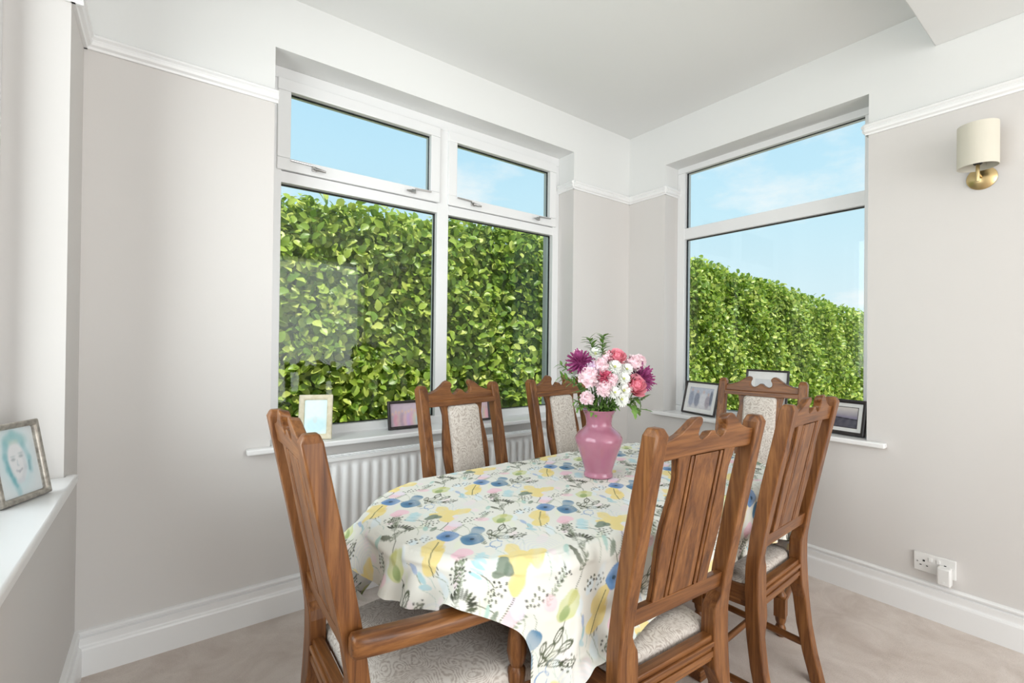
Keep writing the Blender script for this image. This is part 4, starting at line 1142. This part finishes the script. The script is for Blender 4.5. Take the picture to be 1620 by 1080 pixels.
def pic_grey(X, Z, asp):
    im = np.empty(X.shape + (3,)); im[:] = srgb(196, 202, 216)
    blob(im, X, Z, 0.5, 0.08, 0.7, 0.16, (220, 218, 222), 0.9, 0.5)
    for x, z, rx, rz, c in ((0.12, 0.45, 0.09, 0.38, (150, 158, 180)), (0.36, 0.42, 0.11, 0.34, (132, 138, 158)), (0.62, 0.42, 0.16, 0.34, (226, 226, 232)), (0.80, 0.36, 0.10, 0.30, (170, 160, 172)), (0.92, 0.55, 0.05, 0.34, (104, 112, 132))):
        blob(im, X, Z, x, z, rx, rz, c, 0.85, 0.35)
    for x, z in ((0.12, 0.86), (0.36, 0.80), (0.60, 0.80), (0.80, 0.70)):
        blob(im, X, Z, x, z, 0.045, 0.08, (206, 190, 190), 0.9, 0.4)
    im += speckle(X, Z, 8, 9)[..., None] * 0.035
    return im
def pic_seascape(X, Z, asp):
    im = np.empty(X.shape + (3,)); sky = np.array(srgb(226, 220, 216)); sea = np.array(srgb(92, 92, 104))
    t = np.clip((Z - 0.44) / 0.5, 0, 1)[..., None]
    im[:] = np.where(Z[..., None] > 0.50 - 0.06 * X[..., None], np.array(srgb(132, 128, 156)) * (1 - t) + sky * t, sea)
    stroke(im, X, Z, [(0, 0.48), (0.35, 0.46), (1, 0.40)], 0.03, (48, 50, 58), 0.9)
    im += speckle(X, Z, 4, 5)[..., None] * 0.02
    return im
def pic_white(X, Z, asp):
    im = np.empty(X.shape + (3,)); im[:] = srgb(226, 228, 230)
    blob(im, X, Z, 0.5, 0.4, 0.28, 0.34, (172, 178, 190), 0.7, 0.5)
    blob(im, X, Z, 0.5, 0.62, 0.10, 0.12, (214, 200, 194), 0.8, 0.4)
    im += speckle(X, Z, 6)[..., None] * 0.02
    return im
def photo_frame(label, w_, h_, brd, mat, pos, rz, lean, fn, mount=0.0, dep=0.018, line=0.0, bev=0.003):
    """frame leaning backwards; local -y is the front; pos is the middle of its foot"""
    t = thing('photo_frame', label, 'photo frame', pos, R(rz), 'framed photographs on the window sills')
    hold = Matrix.Rotation(-R(lean), 4, 'X')
    def part(o): o.matrix_local = hold @ Matrix.Translation((0, 0, h_ / 2)) ; return o
    mb = MB(); hw, hh = w_ / 2, h_ / 2
    o_ = [(-hw, -hh), (hw, -hh), (hw, hh), (-hw, hh)]; k = brd
    i_ = [(-hw + k, -hh + k), (hw - k, -hh + k), (hw - k, hh - k), (-hw + k, hh - k)]
    j_ = [(x * (1 - brd * 0.5 / hw), z * (1 - brd * 0.5 / hh)) for x, z in o_]
    mb.loops([[(x, 0, z) for x, z in o_], [(x, -dep * 0.8, z) for x, z in o_], [(x, -dep, z) for x, z in j_], [(x, -dep * 0.65, z) for x, z in i_], [(x, 0, z) for x, z in i_]], cap=False)
    n4 = 4; mb.f += [(j, (j + 1) % 4, 16 + (j + 1) % 4, 16 + j) for j in range(4)]
    part(mb.build('frame', mat, t, bevel=bev))
    part(MB().box(-hw + 0.003, hw - 0.003, -0.003, 0.002, -hh + 0.003, hh - 0.003).build('backing_board', 'hardboard', t))
    iw, ih = w_ - 2 * brd, h_ - 2 * brd
    if mount:
        m4 = MB(); a_, c_ = iw / 2, ih / 2
        O4 = [(-a_, -c_), (a_, -c_), (a_, c_), (-a_, c_)]; I4 = [(-a_ + mount, -c_ + mount), (a_ - mount, -c_ + mount), (a_ - mount, c_ - mount), (-a_ + mount, c_ - mount)]
        m4.loops([[(x, -0.0052, z) for x, z in O4], [(x, -0.0065, z) for x, z in O4], [(x, -0.0065, z) for x, z in I4], [(x, -0.0052, z) for x, z in I4]], cap=False)
        mo = part(m4.build('mount', 'mount_card', t))
        if line:
            ln = MB(); L4 = [(x * (1 + line / (a_ - mount)), z * (1 + line / (c_ - mount))) for x, z in I4]
            ln.loops([[(x, -0.0064, z) for x, z in L4], [(x, -0.0070, z) for x, z in L4], [(x, -0.0070, z) for x, z in I4], [(x, -0.0064, z) for x, z in I4]], cap=False)
            ln.build('ruled_border', 'frame_black', mo)
        iw, ih = iw - 2 * mount, ih - 2 * mount
    p = picture(60, 60, iw + 0.002, ih + 0.002, fn, t); p.matrix_local = hold @ Matrix.Translation((0, -0.0048, h_ / 2))
    # easel strut
    top = hold @ Vector((0, 0.002, h_ * 0.55))
    MB().add([(-0.015, top.y, top.z), (0.015, top.y, top.z), (0.02, top.y + h_ * 0.10, 0.001), (-0.02, top.y + h_ * 0.10, 0.001),
              (-0.015, top.y + 0.003, top.z), (0.015, top.y + 0.003, top.z), (0.02, top.y + h_ * 0.10 + 0.003, 0.001), (-0.02, top.y + h_ * 0.10 + 0.003, 0.001)],
             [(0, 1, 2, 3), (7, 6, 5, 4), (0, 4, 5, 1), (1, 5, 6, 2), (2, 6, 7, 3), (3, 7, 4, 0)]).build('easel_strut', 'hardboard', t)
    return t
SA, SB, SL_ = 0.7705, 0.7785, 0.8025
photo_frame('pewter frame with a pale teal portrait on the side sill', 0.155, 0.215, 0.017, 'frame_pewter', (-3.158, -0.535, SL_), 61, 11, pic_portrait, bev=0.004)
photo_frame('cream painted upright frame with a washed-out photo behind the armchair', 0.155, 0.215, 0.026, 'frame_cream', (-2.265, 0.045, SA), -24, 9, pic_pale, bev=0.004)
photo_frame('small black landscape frame beside the mullion with a pinkish group photo', 0.205, 0.155, 0.016, 'frame_black', (-1.783, 0.070, SA), -2, 9, pic_group(3, (206, 186, 200)))
photo_frame('small black frame half hidden by the upholstered chair back', 0.19, 0.135, 0.013, 'frame_black', (-1.318, 0.072, SA), 0, 9, pic_group(5, (224, 196, 206)))
photo_frame('black frame with a grey group photo and cream mount by the corner', 0.285, 0.225, 0.012, 'frame_black', (0.052, -0.558, SB), -102, 14, pic_grey, 0.028)
photo_frame('tall black frame behind the chair under the two-pane window', 0.255, 0.325, 0.012, 'frame_black', (0.088, -0.975, SB), -90, 9, pic_white, 0.045)
photo_frame('black frame with a grey seascape and white mount near the wall light', 0.215, 0.190, 0.020, 'frame_black', (0.060, -1.395, SB), -97, 12, pic_seascape, 0.022, line=0.003)

# ------------------------------------------------------------------ garden: ground and laurel hedge
tag(MB().box(-9, 18, -8, 6, -0.55, -0.30).build('ground', 'gravel'), 'gravel path between the house and the hedge', kind='structure')
HY = 1.62
hx_ = np.array([-6.0, -2.15, -0.81, 0.57, 3.33, 6.1, 10.6, 15.0]); hz_ = np.array([2.30, 2.33, 2.40, 2.49, 2.54, 2.36, 2.08, 1.85])
hedge = thing('hedge', 'clipped bright green laurel hedge outside both windows', 'hedge', (0, HY, -0.30))
hm = MB(); prs = []
for x in np.linspace(-6, 15, 43):
    zt = float(np.interp(x, hx_, hz_)) + 0.30 - 0.10
    prs.append([(x, 0.16, 0.0), (x, 0.14, zt - 0.06), (x, 0.30, zt), (x, 0.75, zt), (x, 0.80, 0.0)])
hm.loops(prs); hm.build('dense_inside', 'hedge_inside', hedge)
LV = np.array([(0, 0, 0), (-0.25, 0.22, 0.06), (0.25, 0.22, 0.06), (0, 0.22, 0.0), (-0.34, 0.52, 0.08), (0.34, 0.52, 0.08), (0, 0.52, -0.01), (-0.22, 0.80, 0.03), (0.22, 0.80, 0.03), (0, 0.80, -0.06), (0, 1.0, -0.13)])
LF = [(0, 3, 1), (0, 2, 3), (1, 3, 6), (1, 6, 4), (3, 2, 5), (3, 5, 6), (4, 6, 9), (4, 9, 7), (6, 5, 8), (6, 8, 9), (7, 9, 10), (9, 8, 10)]
LF = np.array(LF)
def leaf_frames(n, x0, x1, rg, front=1.0):
    """positions and axes of leaves on the hedge's face and top"""
    x = rg.uniform(x0, x1, n); zt = np.interp(x, hx_, hz_) + 0.30
    on_top = rg.random(n) > front
    lump = 0.06 * np.sin(x * 2.1 + 0.5) * np.sin(x * 5.3)
    z = np.where(on_top, zt + 0.03 * rg.normal(size=n) + 0.4 * lump, zt * rg.random(n) ** 0.9)
    lump2 = 0.05 * np.sin(x * 4.1 + z * 3.7) + 0.04 * np.sin(x * 9.3 - z * 6.1)
    y = np.where(on_top, rg.uniform(0.0, 0.75, n), lump2 + rg.uniform(-0.04, 0.15, n) + np.where(z > zt - 0.15, (z - zt + 0.15) * 0.5, 0))
    z = z + np.where(on_top & (rg.random(n) < 0.06), rg.uniform(0, 0.09, n), 0)
    P = np.stack([x, y, z], 1)
    # leaf axis: out and drooping or rising; normal mostly facing out and up
    ax = np.stack([rg.normal(0, 0.75, n), -0.35 + rg.normal(0, 0.35, n), rg.normal(0.05, 0.6, n)], 1)
    nr = np.stack([rg.normal(0, 0.45, n), np.where(on_top, -0.35, -0.85) + rg.normal(0, 0.35, n), np.where(on_top, 0.9, 0.55) + rg.normal(0, 0.35, n)], 1)
    ax /= np.linalg.norm(ax, axis=1, keepdims=True)
    sd = np.cross(ax, nr); sd /= np.linalg.norm(sd, axis=1, keepdims=True)
    nr = np.cross(sd, ax)
    return P, ax, sd, nr
def leaf_cloud(n, x0, x1, L_, seed, front):
    rg = np.random.default_rng(seed)
    P, ax, sd, nr = leaf_frames(n, x0, x1, rg, front)
    s = L_ * rg.uniform(0.7, 1.2, n)[:, None, None]; wd = rg.uniform(0.85, 1.1, n)[:, None, None]
    V = P[:, None] + s * (LV[None, :, 0:1] * sd[:, None] * wd + LV[None, :, 1:2] * ax[:, None] + LV[None, :, 2:3] * nr[:, None])
    F = (np.arange(n) * len(LV))[:, None, None] + LF[None]
    return V.reshape(-1, 3), F.reshape(-1, 3)
vs_, fs_ = [], []; off = 0
for args in ((26000, -5.0, 2.6, 0.088, 21, 0.86), (16000, 2.6, 7.5, 0.088, 22, 0.88), (10000, 7.5, 15.0, 0.10, 23, 0.90)):
    V, F = leaf_cloud(*args); vs_.append(V); fs_.append(F + off); off += len(V)
fo = link('foliage', np_mesh('foliage', np.concatenate(vs_), np.concatenate(fs_), 'laurel_leaf', True), hedge)
fo['kind'] = 'stuff'
leaf_me = np_mesh('leaf', LV * 0.095, LF, 'laurel_leaf', True)
rg = np.random.default_rng(77)
P, ax, sd, nr = leaf_frames(300, -2.45, 0.85, rg, 1.0)
for i in range(300):
    o = link('leaf', leaf_me, hedge)
    s = rg.uniform(0.85, 1.15)
    mt_ = Matrix.Identity(4)
    pz = 0.95 + (P[i][2] / 2.75) * 1.72
    for k in range(3):
        mt_[k][0], mt_[k][1], mt_[k][2] = sd[i][k] * s, ax[i][k] * s, nr[i][k] * s
    mt_.translation = (P[i][0], min(P[i][1], 0.05) - 0.045, pz)
    o.matrix_local = mt_
